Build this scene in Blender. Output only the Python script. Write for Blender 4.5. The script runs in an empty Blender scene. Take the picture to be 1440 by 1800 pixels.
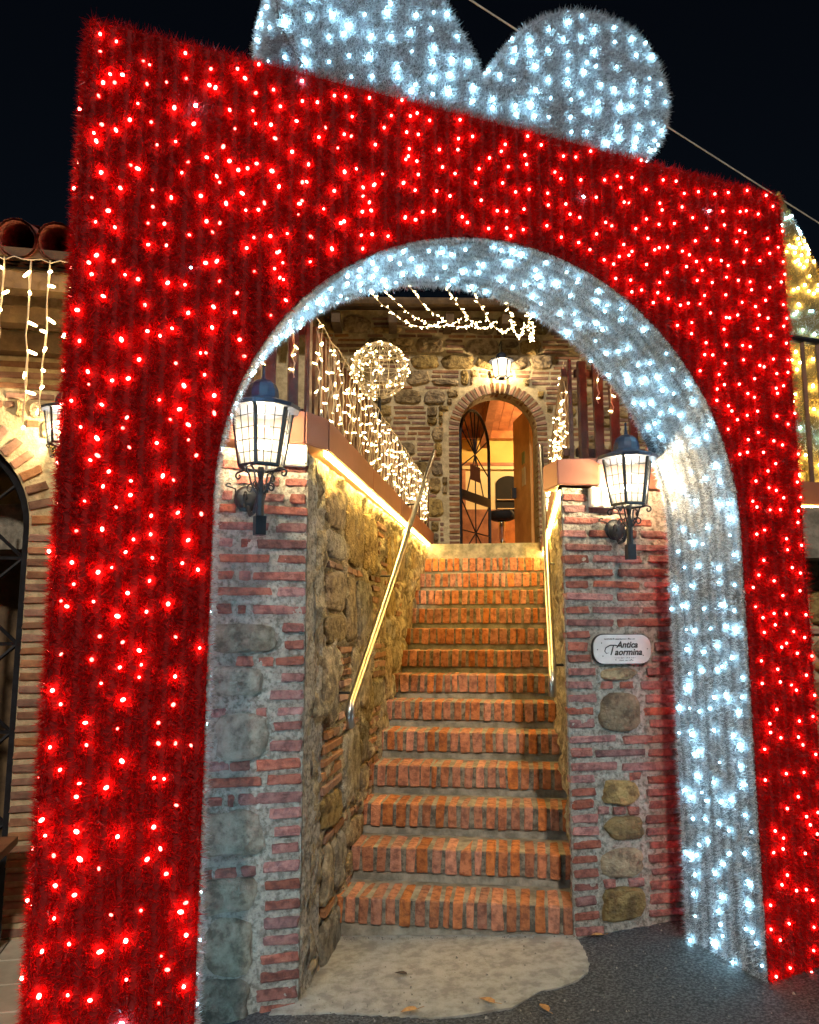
import bpy, bmesh, math, random
import numpy as np
from mathutils import Matrix, Vector, noise
rnd = random.Random(7)
npr = np.random.default_rng(11)
R = math.radians
sc = bpy.context.scene
col = sc.collection

# ---------------------------------------------------------------- camera
CAM = Vector((.38, -4.256, 1.541))
cd = bpy.data.cameras.new('camera'); cam = bpy.data.objects.new('camera', cd); col.objects.link(cam)
cam.location = CAM
cam.rotation_euler = (R(90 + 8.3), 0, R(8.08))
cd.sensor_fit = 'HORIZONTAL'; cd.sensor_width = 36; cd.lens = 36 * 1400 / 1440
cd.clip_start = .05; cd.clip_end = 500
sc.camera = cam
# ---------------------------------------------------------------- night sky, sun lamp standing in for street light
w = bpy.data.worlds.new('World'); sc.world = w; w.use_nodes = True
nt = w.node_tree
bg = nt.nodes['Background']
sky = nt.nodes.new('ShaderNodeTexSky'); sky.sky_type = 'NISHITA'; sky.sun_disc = False
sky.sun_elevation = R(34); sky.sun_rotation = R(175); sky.altitude = 50
nt.links.new(sky.outputs[0], bg.inputs[0]); bg.inputs[1].default_value = .00035
sd = bpy.data.lights.new('night_light', 'SUN'); sd.energy = .46; sd.angle = R(2.5); sd.color = (1, .90, .76)      # the glow of the street behind the viewer
so = bpy.data.objects.new('night_light', sd); col.objects.link(so)
so.rotation_euler = Vector((-.15, .83, -.56)).to_track_quat('-Z', 'Y').to_euler()
sc.view_settings.view_transform = 'Standard'; sc.view_settings.look = 'None'
sc.view_settings.exposure = 2.15; sc.view_settings.gamma = 1
sc.render.engine = 'CYCLES'
cy = sc.cycles
cy.use_denoising = True; cy.use_light_tree = True
cy.max_bounces = 5; cy.diffuse_bounces = 2; cy.glossy_bounces = 2; cy.transmission_bounces = 4; cy.transparent_max_bounces = 6
cy.sample_clamp_indirect = 4; cy.sample_clamp_direct = 0
cy.caustics_reflective = False; cy.caustics_refractive = False

# ---------------------------------------------------------------- materials
MATS = {}
def mat(name, c1, c2=None, rough=.8, metal=0., scale=8., bump=0., bscale=40., rand=0., spec=.4, detail=5., c3=None, trans=0.):
    if name in MATS: return MATS[name]
    m = bpy.data.materials.new(name); m.use_nodes = True; MATS[name] = m
    t = m.node_tree; N = t.nodes; L = t.links
    p = N['Principled BSDF']
    p.inputs['Roughness'].default_value = rough; p.inputs['Metallic'].default_value = metal
    p.inputs['Specular IOR Level'].default_value = spec
    c2 = c2 or tuple(x * .8 for x in c1)
    tc = N.new('ShaderNodeTexCoord'); oi = N.new('ShaderNodeObjectInfo')
    ad = N.new('ShaderNodeVectorMath'); ad.operation = 'ADD'
    sh = N.new('ShaderNodeVectorMath'); sh.operation = 'SCALE'
    cx = N.new('ShaderNodeCombineXYZ')
    for k in range(3): L.new(oi.outputs['Random'], cx.inputs[k])
    L.new(cx.outputs[0], sh.inputs[0]); sh.inputs['Scale'].default_value = 37.
    L.new(tc.outputs['Object'], ad.inputs[0]); L.new(sh.outputs[0], ad.inputs[1])
    n1 = N.new('ShaderNodeTexNoise'); n1.inputs['Scale'].default_value = scale; n1.inputs['Detail'].default_value = detail
    n1.inputs['Roughness'].default_value = .62
    L.new(ad.outputs[0], n1.inputs['Vector'])
    rp = N.new('ShaderNodeValToRGB'); e = rp.color_ramp.elements
    e[0].position = .40; e[1].position = .61
    e[0].color = (*c2, 1); e[1].color = (*c1, 1)
    if c3:
        q = rp.color_ramp.elements.new(.5); q.color = (*c3, 1)
    L.new(n1.outputs['Fac'], rp.inputs[0])
    outc = rp.outputs[0]
    if rand:
        hs = N.new('ShaderNodeHueSaturation')
        mr = N.new('ShaderNodeMapRange'); mr.inputs['To Min'].default_value = 1 - rand; mr.inputs['To Max'].default_value = 1 + rand
        L.new(oi.outputs['Random'], mr.inputs[0]); L.new(mr.outputs[0], hs.inputs['Value'])
        fr = N.new('ShaderNodeMath'); fr.operation = 'MULTIPLY'; fr.inputs[1].default_value = 7.31; L.new(oi.outputs['Random'], fr.inputs[0])
        fr2 = N.new('ShaderNodeMath'); fr2.operation = 'FRACT'; L.new(fr.outputs[0], fr2.inputs[0])
        m2 = N.new('ShaderNodeMapRange'); m2.inputs['To Min'].default_value = 1 - rand * .7; m2.inputs['To Max'].default_value = 1 + rand * .35
        L.new(fr2.outputs[0], m2.inputs[0]); L.new(m2.outputs[0], hs.inputs['Saturation'])
        m3 = N.new('ShaderNodeMapRange'); m3.inputs['To Min'].default_value = .5 - rand * .014; m3.inputs['To Max'].default_value = .5 + rand * .014
        L.new(fr2.outputs[0], m3.inputs[0]); L.new(m3.outputs[0], hs.inputs['Hue'])
        L.new(outc, hs.inputs['Color']); outc = hs.outputs[0]
    L.new(outc, p.inputs['Base Color'])
    if bump:
        n2 = N.new('ShaderNodeTexNoise'); n2.inputs['Scale'].default_value = bscale; n2.inputs['Detail'].default_value = 6; n2.inputs['Roughness'].default_value = .7
        L.new(ad.outputs[0], n2.inputs['Vector'])
        b = N.new('ShaderNodeBump'); b.inputs['Strength'].default_value = 1; b.inputs['Distance'].default_value = bump
        L.new(n2.outputs['Fac'], b.inputs['Height']); L.new(b.outputs[0], p.inputs['Normal'])
    if trans:
        tr = N.new('ShaderNodeBsdfTranslucent'); L.new(outc, tr.inputs[0])
        mx = N.new('ShaderNodeMixShader'); mx.inputs[0].default_value = trans
        L.new(p.outputs[0], mx.inputs[1]); L.new(tr.outputs[0], mx.inputs[2]); L.new(mx.outputs[0], N['Material Output'].inputs[0])
    return m
def emit(name, c, s, transp=0.):
    if name in MATS: return MATS[name]
    m = bpy.data.materials.new(name); m.use_nodes = True; MATS[name] = m
    t = m.node_tree; t.nodes.remove(t.nodes['Principled BSDF'])
    e = t.nodes.new('ShaderNodeEmission'); e.inputs[0].default_value = (*c, 1); e.inputs[1].default_value = s
    o = t.nodes['Material Output']
    if transp:
        g = t.nodes.new('ShaderNodeBsdfTransparent'); mx = t.nodes.new('ShaderNodeMixShader'); mx.inputs[0].default_value = transp
        t.links.new(e.outputs[0], mx.inputs[1]); t.links.new(g.outputs[0], mx.inputs[2]); t.links.new(mx.outputs[0], o.inputs[0])
    else: t.links.new(e.outputs[0], o.inputs[0])
    return m

M_MORTAR = mat('mortar', (.62, .57, .49), (.26, .235, .195), .95, scale=44, bump=.045, bscale=75, c3=(.49, .45, .385), detail=8)
M_MORTAR_W = mat('warm_mortar', (.58, .47, .29), (.38, .3, .18), .95, scale=12, bump=.012, bscale=45)
M_BRICK = mat('pier_brick', (.38, .145, .11), (.17, .06, .05), .88, scale=30, bump=.02, bscale=65, rand=.36, detail=8, c3=(.30, .105, .08))
M_SBRICK = mat('step_brick', (.50, .18, .075), (.25, .085, .04), .8, scale=26, bump=.014, bscale=70, rand=.26, detail=8, c3=(.41, .14, .058))
M_WBRICK = mat('wall_brick', (.30, .15, .08), (.2, .09, .05), .85, scale=14, bump=.005, bscale=50, rand=.35)
M_STONE = mat('field_stone', (.50, .35, .16), (.20, .13, .06), .9, scale=15, bump=.06, bscale=34, rand=.36, c3=(.38, .26, .115), detail=8)
M_GSTONE = mat('grey_stone', (.46, .40, .31), (.19, .16, .12), .9, scale=17, bump=.06, bscale=38, rand=.28, c3=(.35, .30, .23), detail=8)
M_ROUGH = mat('rough_stone_wall', (.66, .54, .35), (.21, .165, .11), .95, scale=13, bump=.06, bscale=32, c3=(.38, .30, .19), detail=9)
M_STEP = mat('step_concrete', (.30, .265, .21), (.15, .135, .105), .9, scale=11, bump=.006, bscale=60)
M_JOINT = mat('step_joint_mortar', (.24, .21, .16), (.08, .07, .055), .95, scale=25, bump=.01, bscale=80)
M_ASPH = mat('asphalt', (.13, .13, .135), (.022, .022, .024), .72, scale=85, bump=.02, bscale=100, detail=4, c3=(.06, .06, .063))
M_APRON = mat('apron_concrete', (.47, .44, .385), (.30, .275, .235), .9, scale=16, bump=.02, bscale=120, c3=(.40, .37, .32), detail=13)
M_TILE = mat('floor_tile', (.5, .45, .36), (.4, .35, .27), .6, scale=6, bump=.002, rand=.1)
M_FASCIA = mat('brown_metal', (.32, .13, .085), (.27, .11, .075), .42, .25, scale=3, bump=.001, bscale=15)
M_SLAT = mat('stained_slat', (.15, .07, .04), (.08, .035, .022), .6, scale=9, bump=.004, bscale=30, rand=.3)
M_BLACK = mat('black_iron', (.018, .02, .026), (.012, .012, .014), .45, .3, scale=20, bump=.001)
M_BLUE = mat('dark_blue_iron', (.014, .022, .05), (.01, .015, .03), .5, .2, scale=20, bump=.001)
M_STEEL = mat('brushed_steel', (.58, .55, .5), (.48, .45, .4), .3, 1., scale=30)
M_CHROME = mat('chrome', (.8, .8, .8), (.7, .7, .7), .12, 1.)
M_PLASTIC = mat('white_cover', (.72, .68, .58), (.62, .58, .5), .5, scale=4)
M_PLAQUE = mat('enamel_plaque', (.58, .55, .53), (.46, .43, .42), .35, scale=7)
M_INK = mat('plaque_ink', (.03, .025, .025), None, .6)
M_WOOD = mat('orange_wood', (.42, .15, .05), (.26, .085, .03), .5, scale=6, bump=.002, rand=.2)
M_YWALL = mat('yellow_plaster', (.75, .52, .16), (.66, .44, .13), .85, scale=4, bump=.002)
M_CREAM = mat('cream_plaster', (.75, .62, .38), (.66, .54, .32), .85, scale=4)
M_DARK = mat('seat_black_niche_shade', (.005, .004, .0035), None, .8)  # near-black: the stool seat's own colour and the niche's painted shade
M_ROOF = mat('roof_tile', (.46, .11, .07), (.28, .065, .045), .85, scale=10, bump=.006, rand=.25)
M_EAVE = mat('eave_timber', (.16, .10, .05), (.09, .055, .03), .75, scale=8, bump=.004)
M_PIPE = mat('painted_pipe', (.42, .12, .11), (.36, .1, .1), .45, scale=5)
M_BENCH = mat('bench_wood', (.30, .13, .06), (.2, .08, .04), .55, scale=7, bump=.002)
M_LEAF = mat('dry_leaf', (.42, .22, .07), (.25, .11, .04), .8, scale=40)
M_DLEAF = mat('dark_leaf', (.06, .04, .03), None, .8, scale=40)
M_WIRE = mat('clear_wire', (.75, .62, .44), None, .4)
M_CABLE = mat('steel_cable', (.75, .75, .75), None, .5)
M_RCORE = mat('red_frame', (.24, .006, .007), None, .9)
M_WCORE = mat('white_frame', (.20, .205, .22), None, .9)
M_RT = mat('red_tinsel', (.78, .010, .010), (.40, .004, .004), .34, 0, scale=70, spec=.22, trans=.3)
M_WT = mat('white_tinsel', (.84, .85, .88), (.38, .39, .42), .35, 0, scale=70, spec=.5, trans=.25)
M_GT = mat('gold_tinsel', (.8, .55, .14), (.5, .32, .06), .35, .2, scale=3, trans=.25)
E_RED = emit('red_led', (1, .055, .045), 26)
E_WHITE = emit('cool_white_led', (.42, .80, 1), 21)
E_WARM = emit('warm_led', (1, .72, .30), 8)
E_GOLD = emit('gold_led', (1, .68, .2), 24)
E_STRIP = emit('led_strip', (1, .68, .17), 40)
def pane_mat(name, cz, s0=.15, s1=.75, rad=.085):
    m = emit(name, (1, .82, .54), .6, .5); t = m.node_tree; N = t.nodes; L = t.links       # frosted glass: brightest next to the bulb
    tc = N.new('ShaderNodeTexCoord'); d = N.new('ShaderNodeVectorMath'); d.operation = 'DISTANCE'; d.inputs[1].default_value = (0, -.2, cz)
    L.new(tc.outputs['Object'], d.inputs[0]); mr = N.new('ShaderNodeMapRange'); mr.interpolation_type = 'SMOOTHSTEP'
    mr.inputs['From Min'].default_value = rad; mr.inputs['From Max'].default_value = rad * 1.75; mr.inputs['To Min'].default_value = s1; mr.inputs['To Max'].default_value = s0
    L.new(d.outputs['Value'], mr.inputs[0]); L.new(mr.outputs[0], [n for n in N if n.type == 'EMISSION'][0].inputs[1]); return m
E_PANE = pane_mat('lantern_glass', .21); E_PANE2 = pane_mat('hanging_lantern_glass', .03, .4, 1.2, .1)
E_BULB = emit('lantern_bulb', (1, .82, .55), 20)

# ---------------------------------------------------------------- mesh building
class MB:
    def __init__(s): s.v = []; s.f = []
    def add(s, v, f):
        b = len(s.v); s.v += [tuple(p) for p in v]; s.f += [tuple(i + b for i in q) for q in f]; return s
    def box(s, c, d, M=None):
        x, y, z = d[0] / 2, d[1] / 2, d[2] / 2
        v = [Vector((sx * x, sy * y, sz * z)) for sx in (-1, 1) for sy in (-1, 1) for sz in (-1, 1)]
        v = [(M @ p if M else p) + Vector(c) for p in v]
        return s.add(v, [(0, 1, 3, 2), (4, 6, 7, 5), (0, 4, 5, 1), (2, 3, 7, 6), (0, 2, 6, 4), (1, 5, 7, 3)])
    def tube(s, pts, r, n=6, cap=True):
        pts = [Vector(p) for p in pts]; k = len(pts)
        rr = r if isinstance(r, (list, tuple)) else [r] * k
        t0 = (pts[1] - pts[0]).normalized()
        a = t0.orthogonal().normalized(); vs = []
        for i in range(k):
            t = ((pts[min(i + 1, k - 1)] - pts[max(i - 1, 0)])).normalized()
            a = (a - t * a.dot(t)); a = a.normalized() if a.length > 1e-6 else t.orthogonal().normalized()
            b = t.cross(a)
            for j in range(n):
                q = 2 * math.pi * j / n
                vs.append(pts[i] + (a * math.cos(q) + b * math.sin(q)) * rr[i])
        f = [(i * n + j, i * n + (j + 1) % n, (i + 1) * n + (j + 1) % n, (i + 1) * n + j) for i in range(k - 1) for j in range(n)]
        if cap: f += [tuple(reversed(range(n))), tuple(range((k - 1) * n, k * n))]
        return s.add(vs, f)
    def lathe(s, prof, n=16, c=(0, 0, 0), rot=0.):
        c = Vector(c); v = []; f = []
        for r, z in prof:
            for j in range(n):
                q = 2 * math.pi * j / n + rot; v.append(c + Vector((r * math.cos(q), r * math.sin(q), z)))
        k = len(prof)
        f = [(i * n + j, i * n + (j + 1) % n, (i + 1) * n + (j + 1) % n, (i + 1) * n + j) for i in range(k - 1) for j in range(n)]
        f += [tuple(reversed(range(n))), tuple(range((k - 1) * n, k * n))]
        return s.add(v, f)
    def prism(s, poly, z0, z1):
        n = len(poly); v = [(p[0], p[1], z0 if not callable(z0) else z0(*p)) for p in poly] + [(p[0], p[1], z1 if not callable(z1) else z1(*p)) for p in poly]
        return s.add(v, [tuple(reversed(range(n))), tuple(range(n, 2 * n))] + [(i, (i + 1) % n, n + (i + 1) % n, n + i) for i in range(n)])
    def mesh(s, name, m, smooth=False):
        me = bpy.data.meshes.new(name); me.from_pydata(s.v, [], s.f); me.update()
        bm = bmesh.new(); bm.from_mesh(me); bmesh.ops.recalc_face_normals(bm, faces=bm.faces); bm.to_mesh(me); bm.free()
        if m: me.materials.append(m)
        if smooth:
            for p in me.polygons: p.use_smooth = True
        return me
WM = {}
I4 = Matrix.Identity(4)
def put(name, me, parent=None, M=None):
    o = bpy.data.objects.new(name, me); col.objects.link(o)
    M = M.copy() if M is not None else I4.copy()
    WM[o] = M; o.matrix_basis = M
    if parent: o.parent = parent; o.matrix_parent_inverse = WM[parent].inverted()
    return o
def thing(name, label, cat, loc, group=None):
    o = put(name, None, None, Matrix.Translation(loc)); o.empty_display_size = .1
    return tag(o, label, cat, group)
def tag(o, label, cat, group=None):
    o['label'] = label; o['category'] = cat
    if group: o['group'] = group
    return o
def struct(o): o['kind'] = 'structure'; return o
def stuff(o): o['kind'] = 'stuff'; return o
def frame(org, ang, out):
    """wall frame: local x along the wall, y into the wall, z up; 'out' unused sign kept +1/-1 for mirrored u"""
    c, s = math.cos(ang), math.sin(ang)
    return Matrix(((c, -s, 0, org[0]), (s, c, 0, org[1]), (0, 0, 1, org[2]), (0, 0, 0, 1)))
def fbm(p, sc_, oct_=4): return noise.fractal(Vector(p) * sc_, .9, 2.1, oct_, noise_basis='PERLIN_ORIGINAL')

# brick pieces: shared bevelled meshes, cached by size
BC = {}
def brick_mesh(L, H, D, m, var):
    key = (round(L * 80), round(H * 200), round(D * 100), m.name, var)
    if key in BC: return BC[key]
    L = max(key[0] / 80, .0125)
    bm = bmesh.new(); bmesh.ops.create_cube(bm, size=1)
    rr = random.Random(hash(key[:3]) + var)
    for v in bm.verts: v.co = Vector((v.co.x * L, v.co.y * D, v.co.z * H))
    bmesh.ops.bevel(bm, geom=list(bm.edges), offset=min(.006, H * .14), segments=1, affect='EDGES', profile=.5)
    for v in bm.verts:
        v.co += Vector((rr.uniform(-1, 1) * .006, rr.uniform(-1, 1) * .004, rr.uniform(-1, 1) * .0034))
    me = bpy.data.meshes.new('brick'); bm.to_mesh(me); bm.free(); me.materials.append(m); BC[key] = me
    return me
def lay_brick(parent, F, u, v, L, H, m, proud=.012, D=.05, tilt=0., name='brick'):
    me = brick_mesh(L, H, D, m, rnd.randrange(3))
    return put(name, me, parent, F @ Matrix.Translation((u + L / 2, D / 2 - proud + rnd.uniform(-.003, .003), v)) @ Matrix.Rotation(tilt + rnd.uniform(-.012, .012), 4, 'Y'))
def stone_mesh(wd, ht, m, seed, relief=.04, n=20, sq=2.6):
    rr = random.Random(seed); v = []; f = []
    ph = [rr.uniform(0, 6.28) for _ in range(4)]; am = [rr.uniform(.01, .05) for _ in range(4)]; zz = rr.uniform(0, 40)
    tx, tz = rr.uniform(-.35, .35), rr.uniform(-.35, .35)
    def rad(q):
        c, s = abs(math.cos(q)), abs(math.sin(q))
        r = (c ** sq + s ** sq) ** (-1 / sq)
        return r * (1 + sum(a * math.sin((k + 2) * q + p) for k, (a, p) in enumerate(zip(am, ph))) + .09 * noise.noise(Vector((math.cos(q) * 3, math.sin(q) * 3, zz))) - .03)
    rings = [(1., .03, 0), (1., -.002, .1), (.95, -.55, .4), (.84, -.85, .8), (.66, -.95, 1), (.45, -1., 1), (.2, -1., 1)]
    off = Vector((rr.uniform(0, 50), rr.uniform(0, 50), 0))
    for k, (s, y, w_) in enumerate(rings):
        for j in range(n):
            q = 2 * math.pi * (j + .3) / n; r = rad(q) * s
            x, z = math.cos(q) * r * wd / 2, math.sin(q) * r * ht / 2
            p = Vector((x, z, 0)) + off
            nz = noise.noise(p * 13) * .5 + noise.noise(p * 34) * .35 + noise.noise(p * 70) * .2
            y2 = y if k < 2 else (y + .6 * nz * w_ + (tx * x / wd + tz * z / ht) * w_) * relief
            v.append((x, y2, z))
    k = len(rings)
    f = [(i * n + j, i * n + (j + 1) % n, (i + 1) * n + (j + 1) % n, (i + 1) * n + j) for i in range(k - 1) for j in range(n)]
    v.append((0, -relief, 0)); c = len(v) - 1
    f += [((k - 1) * n + j, (k - 1) * n + (j + 1) % n, c) for j in range(n)]
    b = MB(); b.add(v, f); return b.mesh('stone', m)
def lay_stone(parent, F, u, v, wd, ht, m, relief=.035, name='stone', y=0., rot=0., sq=2.6):
    return put(name, stone_mesh(wd, ht, m, rnd.random(), relief, sq=sq), parent, F @ Matrix.Translation((u, y, v)) @ Matrix.Rotation(rot, 4, 'Y'))
def rubble(parent, F, u0, u1, v0, v1, ok, stone_m, brick_m, relief=.03, hs=(.19, .29), ws=(.22, .42), pst=.66):
    def cell(u, v, wd, h, lev=0):
        if not ok(u, v, wd, h):
            if lev < 4 and max(wd, h) > .11:
                if wd >= h: cell(u, v, wd / 2, h, lev + 1); cell(u + wd / 2, v, wd / 2, h, lev + 1)
                else: cell(u, v, wd, h / 2, lev + 1); cell(u, v + h / 2, wd, h / 2, lev + 1)
            return
        if h < .075: lay_brick(parent, F, u + .006, v + h / 2, max(.03, wd - .014), min(.045, h * .68), brick_m, .01); return
        if rnd.random() < pst or wd < .12:
            lay_stone(parent, F, u + wd / 2, v + h / 2 + rnd.uniform(-.008, .008), wd - .018, h - .014, stone_m() if callable(stone_m) else stone_m, relief, sq=rnd.uniform(3., 6.), rot=rnd.uniform(-.06, .06))
        else:
            k = max(2, int(h / .06)); st = h / k
            for i in range(k):
                if rnd.random() < .3 and wd > .26:
                    a = wd * rnd.uniform(.35, .65)
                    lay_brick(parent, F, u + .008, v + st * (i + .5), a - .025, .036, brick_m, .01); lay_brick(parent, F, u + a, v + st * (i + .5), wd - a - .015, .036, brick_m, .01)
                else: lay_brick(parent, F, u + rnd.uniform(.006, .03), v + st * (i + .5), wd - rnd.uniform(.02, .05), rnd.uniform(.03, .042), brick_m, .01)
    v = v0
    while v < v1 - .05:
        h = min(rnd.uniform(*hs), v1 - v); u = u0 + rnd.uniform(-.1, 0)
        while u < u1:
            wd = rnd.uniform(*ws)
            if rnd.random() < .22 and h > .2: cell(u, v, wd, h * .42); cell(u, v + h * .42, wd, h * .58)
            else: cell(u, v, wd, h)
            u += wd
        v += h
        if rnd.random() < .4 and v < v1 - .1:
            u = u0
            while u < u1:
                L = rnd.uniform(.12, .26)
                if rnd.random() < .85 and ok(u, v, L, .05): lay_brick(parent, F, u, v + .026, L - .02, .034, brick_m, .01)
                u += L
            v += .052
def rough_sheet(P, nu, nv, amp, scl, name, m, out, smooth=True):
    """P(s,t)->world point; out = displacement direction"""
    v = []; o = Vector(out)
    for i in range(nu + 1):
        for j in range(nv + 1):
            p = Vector(P(i / nu, j / nv))
            e = 1. if 0 < i < nu and 0 < j < nv else .3
            d = fbm(p, scl, 5) + .45 * abs(noise.noise(p * scl * 3.3)) - .3 * abs(noise.noise(p * scl * 1.7))
            v.append(p + o * (d * amp * e))
    f = [(i * (nv + 1) + j, (i + 1) * (nv + 1) + j, (i + 1) * (nv + 1) + j + 1, i * (nv + 1) + j + 1) for i in range(nu) for j in range(nv)]
    b = MB(); b.add(v, f); return b.mesh(name, m, smooth)

# ---------------------------------------------------------------- ground
def gz(x, y):
    cl = lambda a, lo, hi: max(lo, min(hi, a))
    return .06 * cl(x, -2.6, 4) + .05 * cl(y, -7, 1.2)
xs = [-60, -30, -15, -8] + [-4 + .1 * i for i in range(81)] + [8, 15, 30, 60]
ys = [-60, -30, -15, -9] + [-7 + .25 * i for i in range(18)] + [-2.5 + .06 * i for i in range(72)] + [4, 10, 25, 60]
b = MB(); nx, ny = len(xs), len(ys)
b.add([(x, y, gz(x, y) + .006 * noise.noise(Vector((x * 3, y * 3, 0)))) for x in xs for y in ys],
      [(i * ny + j, (i + 1) * ny + j, (i + 1) * ny + j + 1, i * ny + j + 1) for i in range(nx - 1) for j in range(ny - 1)])
struct(put('asphalt_ground', b.mesh('asphalt_ground', M_ASPH, True)))
ap = [(-.66, .12), (.60, .12), (.60, -.03), (.625, -.12), (.645, -.26), (.635, -.37), (.58, -.45), (.504, -.51), (.46, -.53), (.42, -.54), (.37, -.60), (.30, -.68), (.22, -.70), (.12, -.74), (-.022, -.765), (-.15, -.755), (-.3, -.735), (-.45, -.72), (-.60, -.735), (-.72, -.74), (-.72, -.3)]
pp = []
for i, p in enumerate(ap):
    q = ap[(i + 1) % len(ap)]; k = max(1, int(math.dist(p, q) / .012))
    for j in range(k):
        x, y = p[0] + (q[0] - p[0]) * j / k, p[1] + (q[1] - p[1]) * j / k
        e = .012 * noise.noise(Vector((x * 55, y * 55, 5))) if y < .05 else 0
        pp.append((x + e, y + e))
struct(put('concrete_apron', MB().prism(pp, lambda x, y: gz(x, y) - .02, lambda x, y: gz(x, y) + .007).mesh('concrete_apron', M_APRON)))

# ---------------------------------------------------------------- staircase
RI, TR, NS = .171, .297, 13
def sx0(y): return -.60 + .035 * min(1, max(0, y) / 3.6)
def sx1(y): return .60 - .02 * min(1, max(0, y) / 3.6)
stair = thing('staircase', 'steep flight of steps edged with upright orange bricks up to the lit arched door', 'staircase', (0, 0, 0))
for k in range(NS):
    y0 = k * TR; z1 = (k + 1) * RI; x0, x1 = sx0(y0), sx1(y0)
    st = put('step', MB().box(((x0 + x1) / 2, y0 + .022 + (TR + .2) / 2, z1 - .004 - RI / 2 - .06), (x1 - x0 + .16, TR + .2, RI + .12)).mesh('step', M_STEP), stair)
    # mortar bed between the bricks, a little recessed
    put('mortar_bed', MB().box(((x0 + x1) / 2, y0 + .008 + .125, z1 - .065), (x1 - x0 + .1, .245, .118)).mesh('mortar_bed', M_JOINT), st)
    x = x0 + rnd.uniform(-.04, 0)
    while x < x1 - .01:
        bw = rnd.uniform(.050, .058) if rnd.random() > .12 else rnd.uniform(.03, .042)
        gap = rnd.uniform(.014, .027)
        me = brick_mesh(bw, .128, .255, M_SBRICK, rnd.randrange(4))
        put('brick', me, st, Matrix.Translation((x + bw / 2, y0 + .1275 + rnd.uniform(-.004, .003), z1 - .064 + rnd.uniform(-.002, .003))) @ Matrix.Rotation(rnd.uniform(-.02, .02), 4, 'Y') @ Matrix.Rotation(rnd.uniform(-.012, .012), 4, 'Z'))
        x += bw + gap
ZL = 14 * RI
put('landing_edge', MB().box((0, NS * TR + .1, ZL - .09), (1.3, .26, .18)).mesh('landing_edge', M_STEP), stair)
struct(put('landing_floor', MB().box((.05, 4.75, ZL - .06), (1.5, 1.4, .11)).mesh('landing_floor', M_STEP)))

# ---------------------------------------------------------------- left pier
AL = R(25); L0 = Vector((-.62, -.64, 0))
FL = frame(L0, AL, 1) @ Matrix.Scale(1, 4)
uL = Vector((-math.cos(AL), -math.sin(AL), 0)); nL = Vector((math.sin(AL), -math.cos(AL), 0))
LB = [(0.006, 2.29, .16), (.2, 2.29, .2), (0.006, 2.22, 0.099), (.13, 2.22, .2), (0.347, 2.144, 0.05), (0.111, 2.144, 0.117), (0.006, 2.144, 0.079), (0.327, 2.084, 0.078), (0.006, 2.084, 0.22), (0.184, 2.005, 0.221), (0.006, 2.005, 0.138), (0.34, 1.927, 0.063), (0.258, 1.927, 0.046), (0.006, 1.927, 0.223), (0.173, 1.857, 0.227), (0.006, 1.857, 0.128), (0.335, 1.779, 0.063), (0.261, 1.779, 0.046), (0.006, 1.779, 0.234), (0.159, 1.706, 0.237), (0.006, 1.706, 0.12), (0.338, 1.626, 0.063), (0.275, 1.626, 0.032), (0.006, 1.626, 0.237), (0.006, 1.543, 0.099), (0.006, 1.467, 0.082), (0.233, 1.392, 0.073), (0.141, 1.392, 0.075), (0.006, 1.392, 0.124), (0.006, 1.321, 0.101), (0.006, 1.241, 0.147), (0.344, 1.169, 0.068), (0.163, 1.169, 0.056), (0.006, 1.169, 0.108), (0.006, 1.106, 0.131), (0.006, 1.018, 0.142), (0.325, 0.94, 0.089), (0.23, 0.94, 0.091), (0.006, 0.94, 0.205), (0.19, 0.871, 0.221), (0.006, 0.871, 0.154), (0.35, 0.795, 0.074), (0.301, 0.795, 0.026), (0.006, 0.795, 0.269), (0.006, 0.727, 0.136), (0.006, 0.649, 0.11), (0.006, 0.579, 0.13), (0.006, 0.502, 0.163), (0.383, 0.496, 0.044), (0.28, 0.496, 0.09), (0.198, 0.496, 0.06), (0.006, 0.429, 0.146), (0.006, 0.345, 0.152), (0.006, 0.273, 0.146), (0.006, 0.201, 0.148), (0.006, 0.126, 0.163), (0.006, 0.055, 0.159), (0.006, -0.019, 0.176), (0.006, -0.085, 0.159)]
LS = [(0.28, 1.496, 0.291, 0.138), (0.31, 1.308, 0.233, 0.14), (0.275, 1.066, 0.239, 0.203), (0.311, 0.656, 0.288, 0.194), (0.314, 0.403, 0.239, 0.149), (0.304, 0.195, 0.204, 0.237), (0.322, -0.023, 0.231, 0.184)]
pier = thing('stone_pier', 'brick and stone pier left of the steps, lit pale blue by the arch', 'pier', (L0.x, L0.y, gz(-.62, -.64)), 'gate piers of the steps')
def PL(s, t): return L0 + uL * (1.0 * s) + Vector((0, 0, -.25 + 2.62 * t))
put('mortar', rough_sheet(PL, 100, 250, .012, 16, 'mortar', M_MORTAR, nL), pier)
e = L0 + uL * 1.0
put('pier_core', MB().prism([(L0.x - .012 * nL.x, L0.y - .012 * nL.y), (L0.x + .01, L0.y + .3), (L0.x - .4, L0.y + .5), (e.x, e.y + .5), (e.x - .012 * nL.x, e.y - .012 * nL.y)], -.25, 2.37).mesh('pier_core', M_MORTAR), pier)
# wall frame whose x runs from the far end towards the corner
FLr = frame(L0, AL, 1)
for u, v, L in LB: lay_brick(pier, FLr, -(u + L), v, L, .041 + rnd.uniform(-.006, .006), M_BRICK, rnd.uniform(.009, .017))
for u, v, wd, ht in LS: lay_stone(pier, FLr, -u, v, wd, ht, M_GSTONE, .03, rot=rnd.uniform(-.05, .05), sq=5.)
for v in (2.2, 1.95, 1.7, 1.4, 1.1, .8, .5, .2, -.02):
    lay_stone(pier, FLr, -.62, v, .3, .2, M_GSTONE, .035)
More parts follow.
